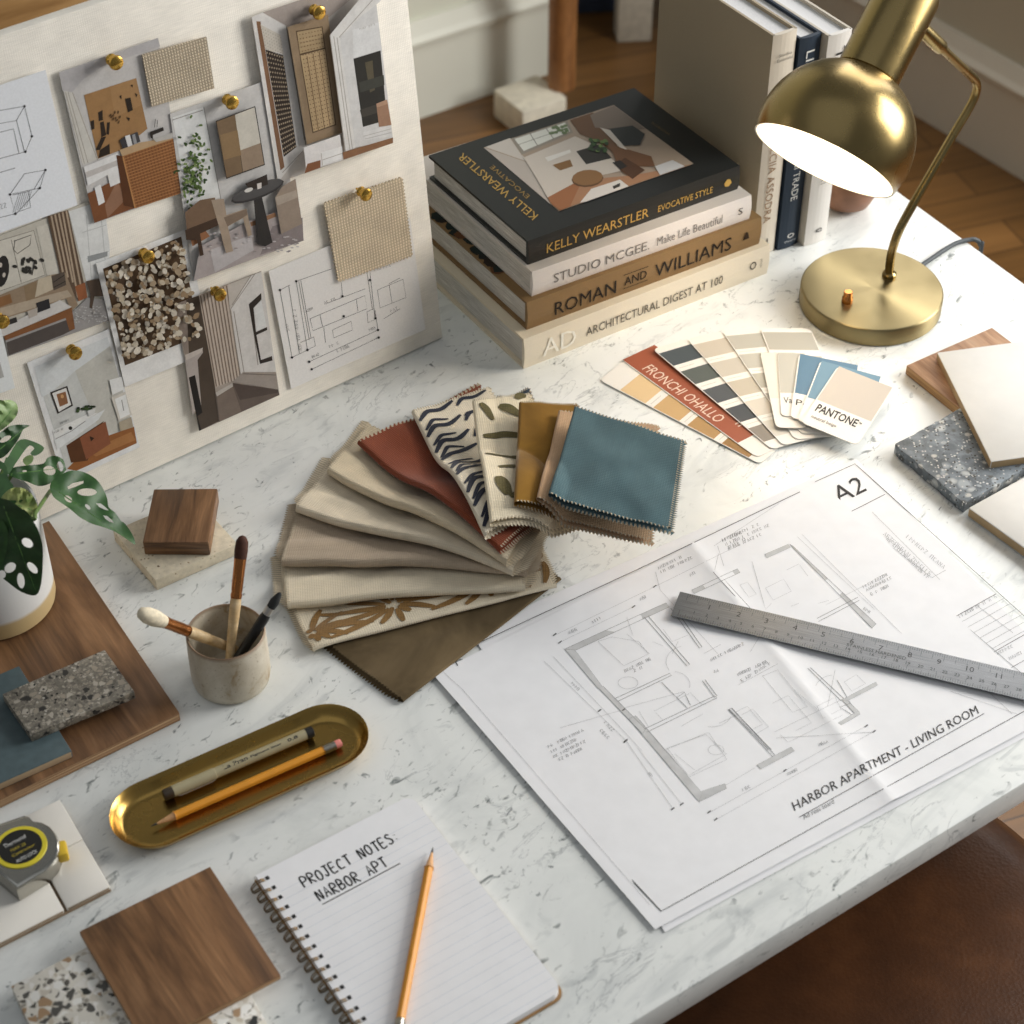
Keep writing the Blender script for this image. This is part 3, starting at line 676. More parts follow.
A.poly([(485, 480), (760, 300), (640, 590), (520, 605)], (92, 58, 36)); A.poly([(583, 422), (772, 303), (810, 465), (630, 582)], (142, 88, 62)); A.poly([(655, 410), (690, 425), (665, 450)], (50, 34, 24))
A.poly([(395, 430), (560, 330), (770, 213), (720, 290), (418, 512)], (224, 226, 226)); A.poly([(385, 370), (640, 250), (715, 240), (400, 430)], (232, 232, 230))
A.line([(405, 432), (520, 375), (625, 300)], (150, 148, 146), .0008); A.ell(515, 352, 14, 14, (40, 40, 36))
A.scrib(430, 330, 520, 290, 14, (150, 150, 150)); A.scrib(400, 390, 470, 360, 14, (160, 160, 160))
A.poly([(368, 90), (492, 43), (534, 188), (422, 247)], (54, 48, 44)); A.poly([(382, 97), (484, 57), (521, 181), (430, 234)], (228, 226, 222)); A.poly([(413, 105), (480, 84), (498, 170), (437, 196)], (146, 102, 70)); A.ell(455, 120, 12, 14, (206, 160, 110))
for i in range(20): A.ell(random.gauss(645, 28), random.gauss(205, 12), 14, 9, random.choice([(44, 62, 36), (60, 80, 46), (34, 46, 30)]), n=7)
A.poly([(640, 225), (700, 205), (690, 250), (650, 265)], (220, 220, 218))
A.poly([(800, 0), (895, -25), (905, 70), (822, 110)], (234, 234, 232)); A.poly([(815, 130), (915, 85), (965, 255), (870, 300)], (214, 208, 198)); A.poly([(840, 140), (918, 105), (950, 250), (880, 285)], (238, 238, 236)); A.lines([[(890, 145), (905, 225)]], (150, 146, 140), .0008)
A.poly([(870, 310), (960, 270), (975, 345), (880, 375)], (176, 164, 144))
done()
A, done = card('sketch_sheet', 'corner of a white print at the board left edge, above the plant', 'paper', [(-60, 345), (0, 325), (15, 388), (-60, 415)], .0045, (226, 228, 228))
A.poly([(-60, 385), (0, 362), (4, 377), (-60, 402)], (176, 174, 170)); done()
A, done = card('photo_print', 'photo of a woven-front cabinet below a tan abstract panel, upper left of the board', 'photo', [(236, 290), (632, 152), (735, 768), (378, 892)], .004, (200, 196, 193), zoom=Z1)
A.poly([(236, 290), (632, 152), (640, 185), (410, 265), (330, 320), (290, 368), (250, 362)], (188, 184, 184))
A.poly([(255, 365), (292, 370), (392, 635), (332, 662)], (208, 204, 196)); A.lines([[(262, 368), (338, 655)], [(272, 368), (352, 652)], [(290, 370), (390, 640)]], (160, 150, 138), .0006)
A.poly([(336, 380), (545, 312), (590, 515), (485, 600), (392, 635)], (160, 122, 80)); A.poly([(440, 350), (545, 312), (565, 420), (460, 470)], (168, 130, 88))
for pts in ([(392, 450), (410, 440), (412, 480), (395, 485)], [(400, 490), (415, 485), (425, 540), (405, 550)], [(428, 490), (440, 488), (436, 540), (425, 536)], [(382, 600), (405, 550), (425, 545), (400, 600)], [(400, 600), (438, 575), (440, 615), (394, 632)], [(362, 485), (376, 480), (378, 515), (366, 520)], [(500, 395), (522, 390), (532, 440), (512, 450)], [(505, 468), (520, 472), (516, 486)], [(540, 372), (550, 378), (545, 390)], [(478, 385), (486, 380), (486, 398)], [(522, 340), (532, 338), (530, 350)]): A.poly(pts, (46, 36, 28))
for i in range(10): A.ell(random.uniform(440, 480), random.uniform(440, 490), 3, 8, (90, 66, 42), random.uniform(0, 40), 5)
A.poly([(350, 775), (470, 715), (545, 830), (378, 892)], (124, 78, 48)); A.poly([(420, 820), (470, 720), (500, 800), (430, 872)], (148, 110, 86))
A.poly([(335, 668), (470, 612), (482, 730), (442, 748), (430, 700), (352, 742)], (228, 226, 224)); A.poly([(340, 690), (470, 640), (474, 660), (346, 712)], (196, 190, 186))
A.poly([(378, 750), (402, 738), (420, 808), (395, 822)], (234, 232, 230))
A.poly([(478, 600), (560, 570), (690, 548), (694, 558), (490, 628)], (188, 158, 122)); A.poly([(465, 620), (492, 625), (541, 832), (495, 822)], (90, 54, 30))
A.poly([(490, 626), (694, 556), (735, 768), (541, 832)], (142, 92, 54))
A.lines([[(490+ (694-490)*t, 626-70*t), (541+194*t, 832-64*t)] for t in [i/16 for i in range(17)]], (104, 64, 36), .0006)
A.lines([[(490+51*t, 626+206*t), (694+41*t, 556+212*t)] for t in [i/18 for i in range(19)]], (176, 126, 80), .0007)
A.lines([[(492, 628), (541, 832)]], (186, 134, 84), .0014)
A.poly([(478, 562), (500, 545), (512, 588), (492, 595)], (60, 58, 60)); A.poly([(500, 545), (520, 538), (530, 580), (512, 588)], (222, 220, 218)); A.poly([(520, 540), (550, 527), (562, 566), (530, 580)], (70, 68, 70)); A.poly([(528, 540), (540, 536), (548, 572), (536, 578)], (150, 150, 152))
A.poly([(600, 528), (652, 508), (656, 522), (612, 540), (612, 556), (602, 552)], (48, 42, 38)); A.poly([(612, 555), (690, 530), (692, 552), (625, 568)], (190, 186, 180)); A.lines([[(618, 510), (622, 475)], [(628, 508), (630, 480)]], (80, 76, 74), .0006)
done()
A, done = card('sketch_sheet', 'white sheet with ink box sketches at the top left of the board', 'drawing', [(-160, 395), (182, 280), (310, 820), (-160, 990)], .0055, (230, 232, 236), zoom=Z1)
A.lines([[(-60, 452), (98, 425), (128, 545), (102, 607), (-60, 650)], [(-60, 505), (66, 482), (98, 607)], [(66, 482), (98, 425)], [(-60, 545), (54, 515), (76, 612)], [(40, 778), (98, 695), (182, 680), (160, 752), (62, 858), (40, 778), (136, 757), (182, 680)], [(136, 757), (160, 752)], [(50, 780), (115, 766), (122, 830), (64, 850)], [(-60, 885), (62, 855)], [(0, 690), (60, 672)]], INK, .0005)
A.lines([[(52+i*9, 850-i*4), (75+i*9, 775-i*3)] for i in range(7)], INK, .0003)
A.scrib(-10, 840, 32, 828, 18, INK); [A.ell(x, y, 5, 5, (40, 38, 40)) for x, y in ((98, 425), (128, 545), (102, 607), (40, 778), (182, 680), (62, 855), (160, 752))]
done()
A, done = card('photo_print', 'photo of a round black pedestal table with indoor tree, centre of the board', 'photo', [(170, 114), (268, 80), (303.5, 240), (193.5, 281)], .0052, (206, 203, 200))
A.zoom(*Z1); A.poly([(690, 470), (815, 428), (882, 790), (752, 832)], (228, 228, 226)); A.lines([[(815, 428), (884, 800)], [(690, 480), (812, 440)]], (150, 146, 142), .0008)
for i in range(150): A.ell(random.gauss(775, 28), random.gauss(680, 70), 9, 5, random.choice([(74, 96, 48), (96, 118, 62), (52, 72, 36), (120, 138, 84)]), random.uniform(0, 180), 6)
A.zoom(*Z2)
A.poly([(0, 985), (205, 880), (300, 850), (400, 830), (415, 962), (-25, 1124)], (172, 162, 160)); A.poly([(200, 890), (300, 850), (306, 866), (205, 906)], (146, 108, 80))
A.poly([(-40, 950), (20, 920), (40, 945), (-30, 985)], (150, 104, 72))
A.poly([(290, 905), (410, 870), (414, 962), (240, 1020)], (140, 130, 130)); A.poly([(40, 1000), (205, 940), (215, 1000), (60, 1090)], (190, 184, 184))
for i in range(60): A.ell(random.uniform(30, 400), random.uniform(930, 1010), 8, 3, random.choice([(196, 190, 190), (150, 142, 142)]), n=5)
A.poly([(62, 484), (221, 424), (260, 660), (105, 716)], (52, 46, 42)); A.poly([(66, 487), (140, 459), (170, 688), (107, 711)], (124, 102, 78)); A.poly([(140, 459), (218, 429), (242, 572), (160, 602)], (206, 200, 188)); A.poly([(160, 602), (242, 572), (256, 657), (172, 687)], (152, 132, 112)); A.poly([(80, 540), (150, 520), (165, 620), (95, 640)], (142, 116, 84))
A.poly([(300, 790), (330, 745), (382, 715), (408, 895), (325, 936)], (154, 138, 124)); A.poly([(300, 790), (385, 760), (390, 790), (310, 822)], (176, 162, 148))
A.poly([(-60, 850), (0, 800), (60, 790), (72, 880), (0, 935), (-50, 950)], (120, 96, 76)); A.poly([(-60, 920), (70, 870), (75, 900), (0, 935), (15, 1020), (0, 1025), (-12, 960), (-55, 960)], (70, 52, 40))
A.poly([(45, 800), (95, 795), (106, 860), (186, 834), (208, 940), (192, 946), (172, 872), (112, 906), (132, 1005), (104, 1012), (74, 900)], (166, 148, 130)); A.poly([(95, 870), (186, 836), (190, 860), (110, 905)], (130, 112, 96))
A.poly([(214, 790), (246, 780), (290, 970), (262, 985), (230, 978)], (52, 49, 48)); A.ell(230, 765, 113, 30, (58, 55, 55), -21); A.ell(230, 760, 108, 26, (84, 82, 82), -21)
A.poly([(180, 735), (268, 697), (272, 738), (200, 762)], (54, 45, 40)); A.poly([(228, 735), (246, 730), (246, 752), (230, 758)], (214, 206, 200)); A.ell(195, 760, 18, 8, (214, 210, 204), -20)
done()
A, done = card('photo_print', 'photo of cane-panelled doors opening on a hallway, top right of the board', 'photo', [(207, 68), (640, -80), (700, -20), (772, 572), (312, 730)], .0065, (204, 197, 190), zoom=Z2)
A.poly([(250, 50), (400, 0), (640, -80), (600, 0), (515, 70), (350, 105)], (172, 160, 152))
A.poly([(207, 68), (250, 50), (345, 105), (425, 585), (312, 730)], (224, 220, 216)); A.lines([[(345, 105), (425, 590), (330, 690)], [(350, 110), (418, 560)]], (150, 140, 130), .0007)
A.poly([(225, 85), (242, 86), (338, 668), (322, 682)], (136, 100, 74)); A.poly([(242, 98), (322, 140), (332, 215), (262, 200)], (210, 202, 190))
A.poly([(262, 198), (332, 220), (386, 588), (335, 628)], (56, 46, 40))
for i in range(22):
    for j in range(7):
        t = (i+.5)/22; s_ = (j+.5)/7; x = 262+73*t + (70-19*t)*s_; y = 200+426*t + (22-58*t)*s_
        A.ell(x, y, 3, 4.5, (170, 152, 130), n=5)
for i in range(8):
    for j in range(7): A.ell(252+i*10+j*2, 116+i*5+j*13, 2, 3, (170, 160, 146), n=4)
A.poly([(350, 108), (512, 58), (568, 530), (428, 578)], (150, 128, 102)); A.poly([(383, 124), (490, 105), (545, 500), (450, 533)], (92, 72, 52)); A.poly([(388, 128), (486, 110), (498, 190), (400, 215)], (176, 152, 116)); A.poly([(402, 222), (500, 196), (540, 497), (454, 527)], (192, 166, 128))
for i in range(24):
    for j in range(8):
        t = (i+.5)/24; s_ = (j+.5)/8; A.ell(392+60*t + (97-10*t)*s_, 132+394*t - (20+8*t)*s_, 3, 3, (126, 100, 72), n=4)
A.lines([[(428, 225), (474, 522)], [(452, 215), (498, 512)], [(476, 205), (520, 505)]], (124, 98, 70), .0009)
A.poly([(415, 590), (560, 538), (572, 640), (480, 668), (425, 680)], (226, 222, 220)); A.poly([(485, 610), (568, 585), (572, 632), (490, 662)], (236, 234, 232)); A.lines([[(485, 612), (490, 662)], [(490, 640), (572, 612)]], (180, 172, 166), .0007)
A.poly([(430, 655), (482, 640), (482, 670), (418, 694)], (132, 86, 56))
A.poly([(520, 140), (660, -30), (760, -30), (560, 150), (622, 592), (580, 606)], (226, 223, 219)); A.lines([[(535, 145), (600, 600)], [(548, 150), (610, 598)], [(556, 150), (690, 0)], [(520, 140), (582, 606)]], (176, 168, 160), .0008)
A.poly([(560, 152), (650, 60), (706, 20), (772, 560), (622, 590)], (218, 216, 214)); A.poly([(610, 120), (715, 90), (725, 200), (614, 230)], (226, 225, 224)); A.scrib(640, 120, 710, 98, 8, (180, 176, 170))
A.poly([(614, 235), (722, 202), (749, 480), (652, 508)], (50, 48, 44)); A.poly([(660, 250), (690, 242), (700, 360), (680, 370)], (92, 84, 66)); A.poly([(636, 330), (735, 300), (738, 340), (642, 370)], (66, 66, 60)); A.poly([(640, 440), (742, 405), (746, 440), (648, 470)], (70, 66, 60))
A.poly([(650, 530), (765, 500), (768, 545), (660, 560)], (226, 224, 222)); A.lines([[(655, 545), (765, 515)], [(660, 556), (766, 530)]], (190, 186, 182), .0007)
A.poly([(705, 415), (748, 398), (766, 500), (716, 508)], (164, 128, 104)); A.poly([(705, 415), (748, 398), (752, 415), (708, 430)], (186, 150, 124))
A.poly([(570, 610), (772, 550), (772, 572), (575, 638)], (144, 104, 74))
done()
A, done = card('photo_print', 'square print of brown and cream pebbles with white border, middle of the board', 'photo', [(384, 255), (742, 118), (850, 603), (500, 748)], .0038, (236, 235, 233), zoom=Z3)
A.poly([(412, 275), (725, 146), (796, 545), (500, 662)], (88, 68, 50))
for k in range(430):
    t, s_ = random.random(), random.random(); x = 418 + 306*s_ + (86-8*s_)*t; y = 276 - 124*s_ + (380+8*s_)*t
    g = random.choice([(206, 196, 178), (190, 176, 154), (222, 212, 196), (168, 148, 122), (150, 126, 98), (216, 206, 190)]); r = random.uniform(6, 17)
    A.ell(x, y, r, r*random.uniform(.6, .85), g, random.uniform(0, 180), 8, .12)
done()
A, done = card('dimension_sketch', 'white sheet with a dimensioned furniture sketch, bottom right of the board', 'drawing', [(275, 365), (500, 270), (840, 150), (902, 597), (365, 836)], .0028, (234, 231, 228), zoom=Z4)
A.lines([[(385, 405), (528, 355)], [(385, 405), (430, 680)], [(395, 405), (437, 640)], [(403, 402), (444, 632)], [(440, 555), (660, 462), (668, 515), (452, 603), (440, 555)], [(480, 540), (490, 585)], [(625, 475), (632, 525)], [(530, 600), (605, 565), (610, 600), (535, 632), (530, 600)], [(710, 440), (812, 397), (824, 470), (720, 512), (710, 440)], [(757, 420), (768, 492)], [(668, 370), (690, 520)], [(680, 370), (700, 555)], [(668, 527), (695, 515), (704, 555), (672, 571), (668, 527)], [(565, 410), (570, 465)], [(510, 492), (662, 435)], [(320, 440), (368, 710)], [(355, 425), (398, 695)], [(368, 710), (430, 680), (462, 663), (455, 628), (402, 650)], [(437, 727), (712, 600)], [(447, 757), (715, 630)], [(495, 590), (502, 650)], [(320, 440), (360, 420)], [(755, 415), (800, 392)], [(735, 555), (800, 515)], [(700, 520), (712, 600)]], INK, .0005)
A.scrib(520, 672, 560, 655, 12, INK); A.scrib(550, 690, 600, 668, 12, INK); A.scrib(500, 498, 545, 480, 12, INK); A.scrib(765, 530, 795, 517, 12, INK); A.scrib(368, 520, 395, 690, 14, INK); A.scrib(340, 580, 348, 610, 12, INK); A.scrib(425, 530, 455, 515, 10, INK); A.scrib(700, 365, 770, 345, 14, (150, 150, 150)); A.scrib(450, 712, 480, 700, 10, INK); A.scrib(680, 605, 705, 592, 10, INK)
[A.ell(x, y, 5, 5, (40, 38, 40)) for x, y in ((385, 405), (430, 680), (320, 440), (368, 710), (437, 727), (712, 600), (447, 757), (715, 630), (570, 465), (575, 545), (702, 553), (680, 400))]
done()
A, done = card('photo_print', 'photo of fluted drapery beside a grey fireplace, bottom centre of the board', 'photo', [(-103, 500), (245, 365), (318, 860), (-3, 1004)], .0052, (172, 160, 150), zoom=Z4)
A.poly([(-103, 500), (-55, 480), (-10, 670), (-55, 720)], (146, 132, 122)); A.poly([(-55, 480), (-5, 462), (60, 830), (75, 965), (0, 1002), (-40, 780)], (78, 66, 56))
A.poly([(-60, 718), (10, 675), (12, 690), (-10, 720), (5, 900), (-30, 940)], (176, 166, 160)); A.poly([(-45, 790), (-20, 780), (10, 930), (-10, 945), (5, 1000), (-3, 1003)], (32, 28, 26))
A.poly([(-60, 700), (12, 670), (5, 690), (-55, 722)], (196, 186, 178))
A.poly([(-5, 462), (110, 420), (165, 790), (62, 830)], (188, 172, 158))
A.lines([[(2+i*13, 462-i*5), (66+i*12, 826-i*4)] for i in range(9)], (112, 96, 84), .0010)
A.lines([[(8+i*13, 460-i*5), (72+i*12, 824-i*4)] for i in range(8)], (214, 202, 190), .0006)
A.poly([(110, 420), (245, 367), (305, 770), (165, 800)], (216, 212, 208)); A.poly([(110, 420), (200, 385), (120, 525)], (196, 188, 180))
A.lines([[(222, 372), (120, 520), (165, 795)], [(205, 380), (128, 500)], [(135, 525), (178, 780)], [(200, 490), (232, 740)]], (150, 142, 134), .0009)
A.poly([(195, 497), (245, 452), (246, 478), (214, 512), (224, 608), (268, 588), (269, 600), (226, 620), (244, 720), (288, 704), (290, 722), (240, 736), (212, 600)], (54, 47, 43))
A.poly([(216, 514), (246, 482), (266, 586), (226, 604)], (226, 226, 224))
A.poly([(60, 850), (130, 815), (312, 835), (318, 860), (75, 968)], (104, 91, 83)); A.poly([(130, 808), (172, 768), (303, 768), (312, 838)], (160, 150, 142)); A.poly([(130, 812), (312, 840), (314, 850), (160, 880)], (84, 72, 66)); A.poly([(62, 850), (130, 812), (132, 826), (68, 866)], (190, 182, 174)); A.poly([(68, 868), (132, 828), (165, 925), (78, 966)], (122, 108, 98))
A.lines([[(172, 775), (304, 780)]], (110, 100, 92), .0008)
done()
# fabric swatches on the board
def pinned_swatch(label, pts, off, mat, zoom, tooth=0, th=.0016):
    f = lambda x, y: (zoom[0]+x/zoom[2], zoom[1]+y/zoom[2]); out = []
    n = len(pts)
    for i in range(n):
        (x0, y0), (x1, y1) = pts[i], pts[(i+1) % n]; L = math.hypot(x1-x0, y1-y0); k = max(1, int(L/tooth/2)) if tooth else 1
        ux, uy = (x1-x0)/L, (y1-y0)/L
        for j in range(k):
            out.append((x0+(x1-x0)*j/k, y0+(y1-y0)*j/k))
            if tooth: t = (j+.5)/k; out.append((x0+(x1-x0)*t - uy*tooth*.8, y0+(y1-y0)*t + ux*tooth*.8))
    w = [bpx(*f(x, y), off) for x, y in out]; m = len(w); lo2 = [p-bn*th for p in w]; mb = MB()
    mb.add(w+lo2, [tuple(range(m)), tuple(range(m, 2*m))[::-1]] + [(i, m+i, m+(i+1) % m, (i+1) % m) for i in range(m)])
    return tag(mb.build('fabric_swatch', mat, origin=sum(w, V())/m - bn*th), label, 'fabric swatch', 'fabric swatches pinned to the board')
wv = fabric('taupe_weave', (196, 180, 156), 2300, .38, 1.0, slub=.05, rot=BFR)
wv2 = fabric('oat_basket_weave', (216, 198, 170), 2000, .3, 1.0, slub=.04, rot=BFR)
pinned_swatch('small taupe woven swatch on the upper part of the pin board', [(570, 220), (672, 190), (826, 148), (858, 354), (704, 398), (608, 428)], .007, wv, Z1)
pinned_swatch('oatmeal woven swatch with pinked edges pinned at the board right', [(500, 98), (808, 0+2), (850, 305), (558, 408)][::-1] if False else [(500, 95), (556, 405), (848, 302), (808, -8)], .0055, wv2, Z4, 7)
# brass pins
pin_prof = [(.0012, -.004), (.0012, .003), (.0052, .0034), (.0056, .0045), (.0045, .0062), (.0038, .0085), (.0044, .0105), (.0066, .0122), (.0072, .0138), (.0066, .0156), (.0045, .0166), (0, .0168)]
pm = None
for (x, y), off, lab in (((115, 62), .004, 'brass push pin holding the woven-front cabinet photo'), ((231, 102), .0052, 'brass push pin at the top of the round pedestal table photo'), ((318, 12), .0065, 'brass push pin at the top of the cane doors photo'), ((365, 194), .0055, 'brass push pin holding the oatmeal pinked swatch'), ((74.5, 352.5), .0022, 'brass push pin at the top of the white desk photo'), ((147, 256), .0038, 'brass push pin at the top of the pebble print'), ((219, 294), .0052, 'brass push pin at the top of the fluted drapery photo'), ((1.5, 321), .0045, 'brass push pin at the left edge of the board above the plant')):
    p = bpx(x, y, off + .011); p = p - bn*.011
    if pm is None:
        mb = MB(); mb.lathe((0, 0, 0), ZA, [(r*1.0, z) for r, z in pin_prof], 24); pm = mb.build('push_pin', brass('pin_brass', (196, 158, 78), .25), origin=(0, 0, 0)); o = pm
    else: o = pm.copy(); COL.objects.link(o)
    o.location = p; o.rotation_mode = 'QUATERNION'; o.rotation_quaternion = bn.to_track_quat('Z', 'Y'); o.scale = (.92,)*3
    tag(o, lab, 'push pin', 'brass push pins in the board')
# ------------------------------------------------------------------ fabric fan
def px_pat(mb, surf, strokes, mat, off=.0006):
    """brush strokes given in the patch (u along, v across): (points, width)"""
    for pts, wd in strokes:
        L = []; k = 14
        for i in range(k+1):
            t = i/k*(len(pts)-1); a = min(int(t), len(pts)-2); f = t-a
            L.append((pts[a][0]*(1-f)+pts[a+1][0]*f, pts[a][1]*(1-f)+pts[a+1][1]*f))
        for _ in range(2): L = [L[0]] + [((L[i-1][0]+L[i][0]*2+L[i+1][0])/4, (L[i-1][1]+L[i][1]*2+L[i+1][1])/4) for i in range(1, k)] + [L[-1]]
        W = [wd*(.35+.65*math.sin(math.pi*min(1, (i+.6)/(k+1)))**.7) for i in range(k+1)]
        vs = []
        for i, (u, v) in enumerate(L):
            p = surf(u, v); q = surf(*L[min(i+1, k)]) - surf(*L[max(i-1, 0)])
            if q.length < 1e-9: q = V((1, 0, 0))
            n = (surf(u+.01, v)-surf(u-.01, v)).cross(surf(u, v+.01)-surf(u, v-.01))
            if n.length < 1e-12: n = ZA
            n.normalize(); n = n if n.z > 0 else -n
            a = q.normalized().cross(n).normalized()*W[i]*.5
            vs += [p - a + n*off, p + n*off*1.1, p + a + n*off]
        mb.add(vs, [(3*i, 3*i+1, 3*i+4, 3*i+3) for i in range(k)] + [(3*i+1, 3*i+2, 3*i+5, 3*i+4) for i in range(k)], mat, None, True)
HF = {}; HC = .0014
def swatch(label, IF, OF, OB, IB, z_in, z_out, mats, r=.0032, rb=.0012, wr=.0012, seed=0, ext=(.004, .006), tooth=.0015, strokes=None, stiff=0.0, edge=True, nv=60, nu=84):
    """folded cloth: fold runs IF->OF, pinked raw edges elsewhere; photo points of the top layer"""
    for it in range(3):
        a, b, c, d = (P(*q, z_) for q, z_ in zip((IF, OF, OB, IB), (z_in, z_out, z_out, z_in) if it == 0 else zc))
        Lu = ((b-a).length + (c-d).length)/2; Lv = ((d-a).length + (c-b).length)/2
        a.z = b.z = c.z = d.z = T
        def flat(u, v): return a*(1-u)*(1-v) + b*u*(1-v) + c*u*v + d*(1-u)*v
        GU, GV = 48, 32; base = []
        for i in range(GU+1):
            row = []
            for j in range(GV+1):
                p = flat(i/GU*1.1-.05, j/GV*1.12-.06); row.append(HF.get((int(p.x//HC), int(p.y//HC)), 0))
            base.append(row)
        for _ in range(2): base = [[max(base[min(max(i+di, 0), GU)][min(max(j+dj, 0), GV)] for di in (-1, 0, 1) for dj in (-1, 0, 1)) for j in range(GV+1)] for i in range(GU+1)]
        for _ in range(5): base = [[sum(base[min(max(i+di, 0), GU)][min(max(j+dj, 0), GV)] for di in (-1, 0, 1) for dj in (-1, 0, 1))/9 for j in range(GV+1)] for i in range(GU+1)]
        mx_ = max(max(r_) for r_ in base)*stiff; base = [[max(q, mx_) for q in r_] for r_ in base]
        def bz(u, v):
            x = min(max((u+.05)/1.1, 0), .9999)*GU; y = min(max((v+.06)/1.12, 0), .9999)*GV; i, j = int(x), int(y); fx, fy = x-i, y-j
            return (base[i][j]*(1-fx)*(1-fy) + base[i+1][j]*fx*(1-fy) + base[i+1][j+1]*fx*fy + base[i][j+1]*(1-fx)*fy)
        def th(v): return rb*2 + (r-rb)*2*max(0, 1-v)**1.4
        zc = [bz(u, v) + th(v) + .0015 for u, v in ((0, 0), (1, 0), (1, 1), (0, 1))]
    def wav(u, v): return wr*(1+math.sin(u*9+v*5+seed)*.4 + math.sin(u*4-v*9+seed*2.3)*.3 + mnoise.noise(V((u*4, v*5, seed*3.1)))*.9)*(.35+.65*min(1, v*3))
    def surf(u, v):
        p = flat(u, max(v, 0)); uu, v1 = min(max(u, 0), 1), max(v, 0)
        return p + ZA*(.0008 + bz(uu, v1) + th(v1) + wav(u, v1))
    rows = []
    nb = 9
    for j in range(nv+1): rows.append(('t', 1-j/nv))
    for j in range(1, nb): rows.append(('b', j/nb))
    for j in range(nv+1): rows.append(('l', j/nv))
    vs = []; R = len(rows)
    for i in range(nu+1):
        u = i/nu
        f0 = flat(u, 0); f1 = flat(u, 1); out = (f0-f1); out.z = 0; out.normalize()
        ud = (b-a).lerp(c-d, .5).normalized()
        for k, (ty, s) in enumerate(rows):
            if ty == 't': p = surf(u, s); vv = s
            elif ty == 'b':
                ang = math.pi*s; p = surf(u, 0) + out*(r*math.sin(ang)) - ZA*(r*(1-math.cos(ang))*.98); vv = 0
            else:
                vv = s; p = surf(u, s); wv = wav(u, s); p = p - ZA*((th(s) + wv*.55 if s > 0 else r*1.96))
                if s > .6: p += (f1-f0).normalized()*ext[1]*(s-.6)/.4*.5
            if ty != 'b' and i in (0, nu):
                sgn = (-1 if i == 0 else 1); zz = tooth*(1 if k % 2 else -1)*(1 if vv > .03 else 0)
                p = p + ud*sgn*(zz + (ext[0] if ty == 'l' else 0)*min(1, vv*6))
            elif ty == 'l' and i in (1, nu-1): p = p + ud*(-1 if i == 1 else 1)*ext[0]*.5*min(1, vv*6)
            if k in (0, R-1): p = p - out*tooth*(1 if i % 2 else -1)
            p.z = max(p.z, T+.0006); vs.append(p)
    fs = [(i*R+k, i*R+k+1, (i+1)*R+k+1, (i+1)*R+k) for i in range(nu) for k in range(R-1)]
    for p in vs:
        kx, ky = int(p.x//HC), int(p.y//HC); h_ = p.z - T + .0006
        for dx in (-1, 0, 1):
            for dy in (-1, 0, 1):
                if HF.get((kx+dx, ky+dy), 0) < h_: HF[(kx+dx, ky+dy)] = h_
    mb = MB(); mb.add(vs, fs, 0, None, True)
    # selvage threads: pale frayed edge
    fi = 0
    for i in range(nu):
        for k in range(R-1):
            if (i in (0, nu-1) and rows[k][0] != 'b' and (k+i) % 2) or (k in (0, R-2) and i % 2): mb.m[fi] = len(mats)
            fi += 1
    mats = list(mats) + [raw_edge if edge else mats[0]]
    if strokes: px_pat(mb, surf, strokes(Lu, Lv), 1)
    o = mb.build('fabric_swatch', mats, sharp=75)
    return tag(o, label, 'fabric swatch', 'folded fabric swatches fanned on the table')
def ang(a, b): d = P(*b)-P(*a); return math.atan2(d.y, d.x)
F_ = lambda name, c, a, **k: fabric(name, c, rot=a, **dict(dict(slub=.035, var=.07, weave=3000), **k))
rnd = random.Random(3)
raw_edge = plain('pale_cut_thread', (180, 167, 144), .9)
def leaf_brown(Lu, Lv):
    s = []
    asp = Lu/Lv
    for cx, cy, l0 in ((.64, .30, .40), (.27, .30, .34), (.97, .22, .24), (.02, .4, .2)):
        for k in range(13):
            an = .12 + k*.49; l = l0*(.75 + .25*math.sin(k*2.3)); bend = .10
            p = [(cx + l*t*math.cos(an + bend*t*3), cy + l*asp*.62*t*math.sin(an + bend*t*3)) for t in (.10, .4, .7, 1.0)]
            while len(p) > 2 and not all(.01 <= q[0] <= .99 and .01 <= q[1] <= .99 for q in p): p = p[:-1]
            s.append((p, .0062))
    return [(p, w_) for p, w_ in s if all(-.0 <= q[0] <= 1 and -.0 <= q[1] <= 1 for q in p)]
def navy_str(Lu, Lv):
    s = []
    for k in range(9):
        u = .07 + k*.108
        j = .02*math.sin(k*2.7)
        s.append(([(u-.03+j, .0), (u+.035, .14), (u+.01+j, .32), (u+.05, .5)], .0060)); s.append(([(u+.015, .02), (u+.075+j, .16), (u+.05, .34)], .0042))
        s.append(([(u+j, .52), (u+.05, .62), (u+.02+j, .78), (u+.05, .95)], .0050))
        if k % 2: s.append(([(u+.03, .55), (u+.05, .62)], .005))
    return [(p, w_) for p, w_ in s if all(q[0] <= .99 for q in p)]
def olive_leaf(Lu, Lv):
    s = []
    for u, v, an, l, w_ in ((.90, .17, 2.6, .30, .0075), (.88, .55, 2.2, .36, .011), (.70, .36, 1.75, .62, .0095), (.52, .36, 1.75, .66, .0085), (.38, .40, 1.6, .5, .007), (.22, .15, -.20, .30, .013), (.14, .40, 1.5, .42, .010), (.10, .70, 1.3, .3, .009), (.33, .74, 1.7, .3, .007), (.97, .84, 1.4, .2, .009)):
        du, dv = math.cos(an)*l*.5, math.sin(an)*l
        s.append(([(u-du*.5, v-dv*.5), (u+.02, v), (u+du*.5, v+dv*.5)], w_))
    return [(p, w_) for p, w_ in s if all(0 <= q[0] <= 1 and 0 <= q[1] <= 1 for q in p)]
brn_ink = fabric('gold_brown_print', (142, 108, 62), 2600, .15, .3); nav_ink = fabric('navy_print', (40, 44, 58), 2600, .15, .3); olv_ink = fabric('olive_print', (100, 92, 58), 2600, .15, .3)
cream = (218, 206, 182)
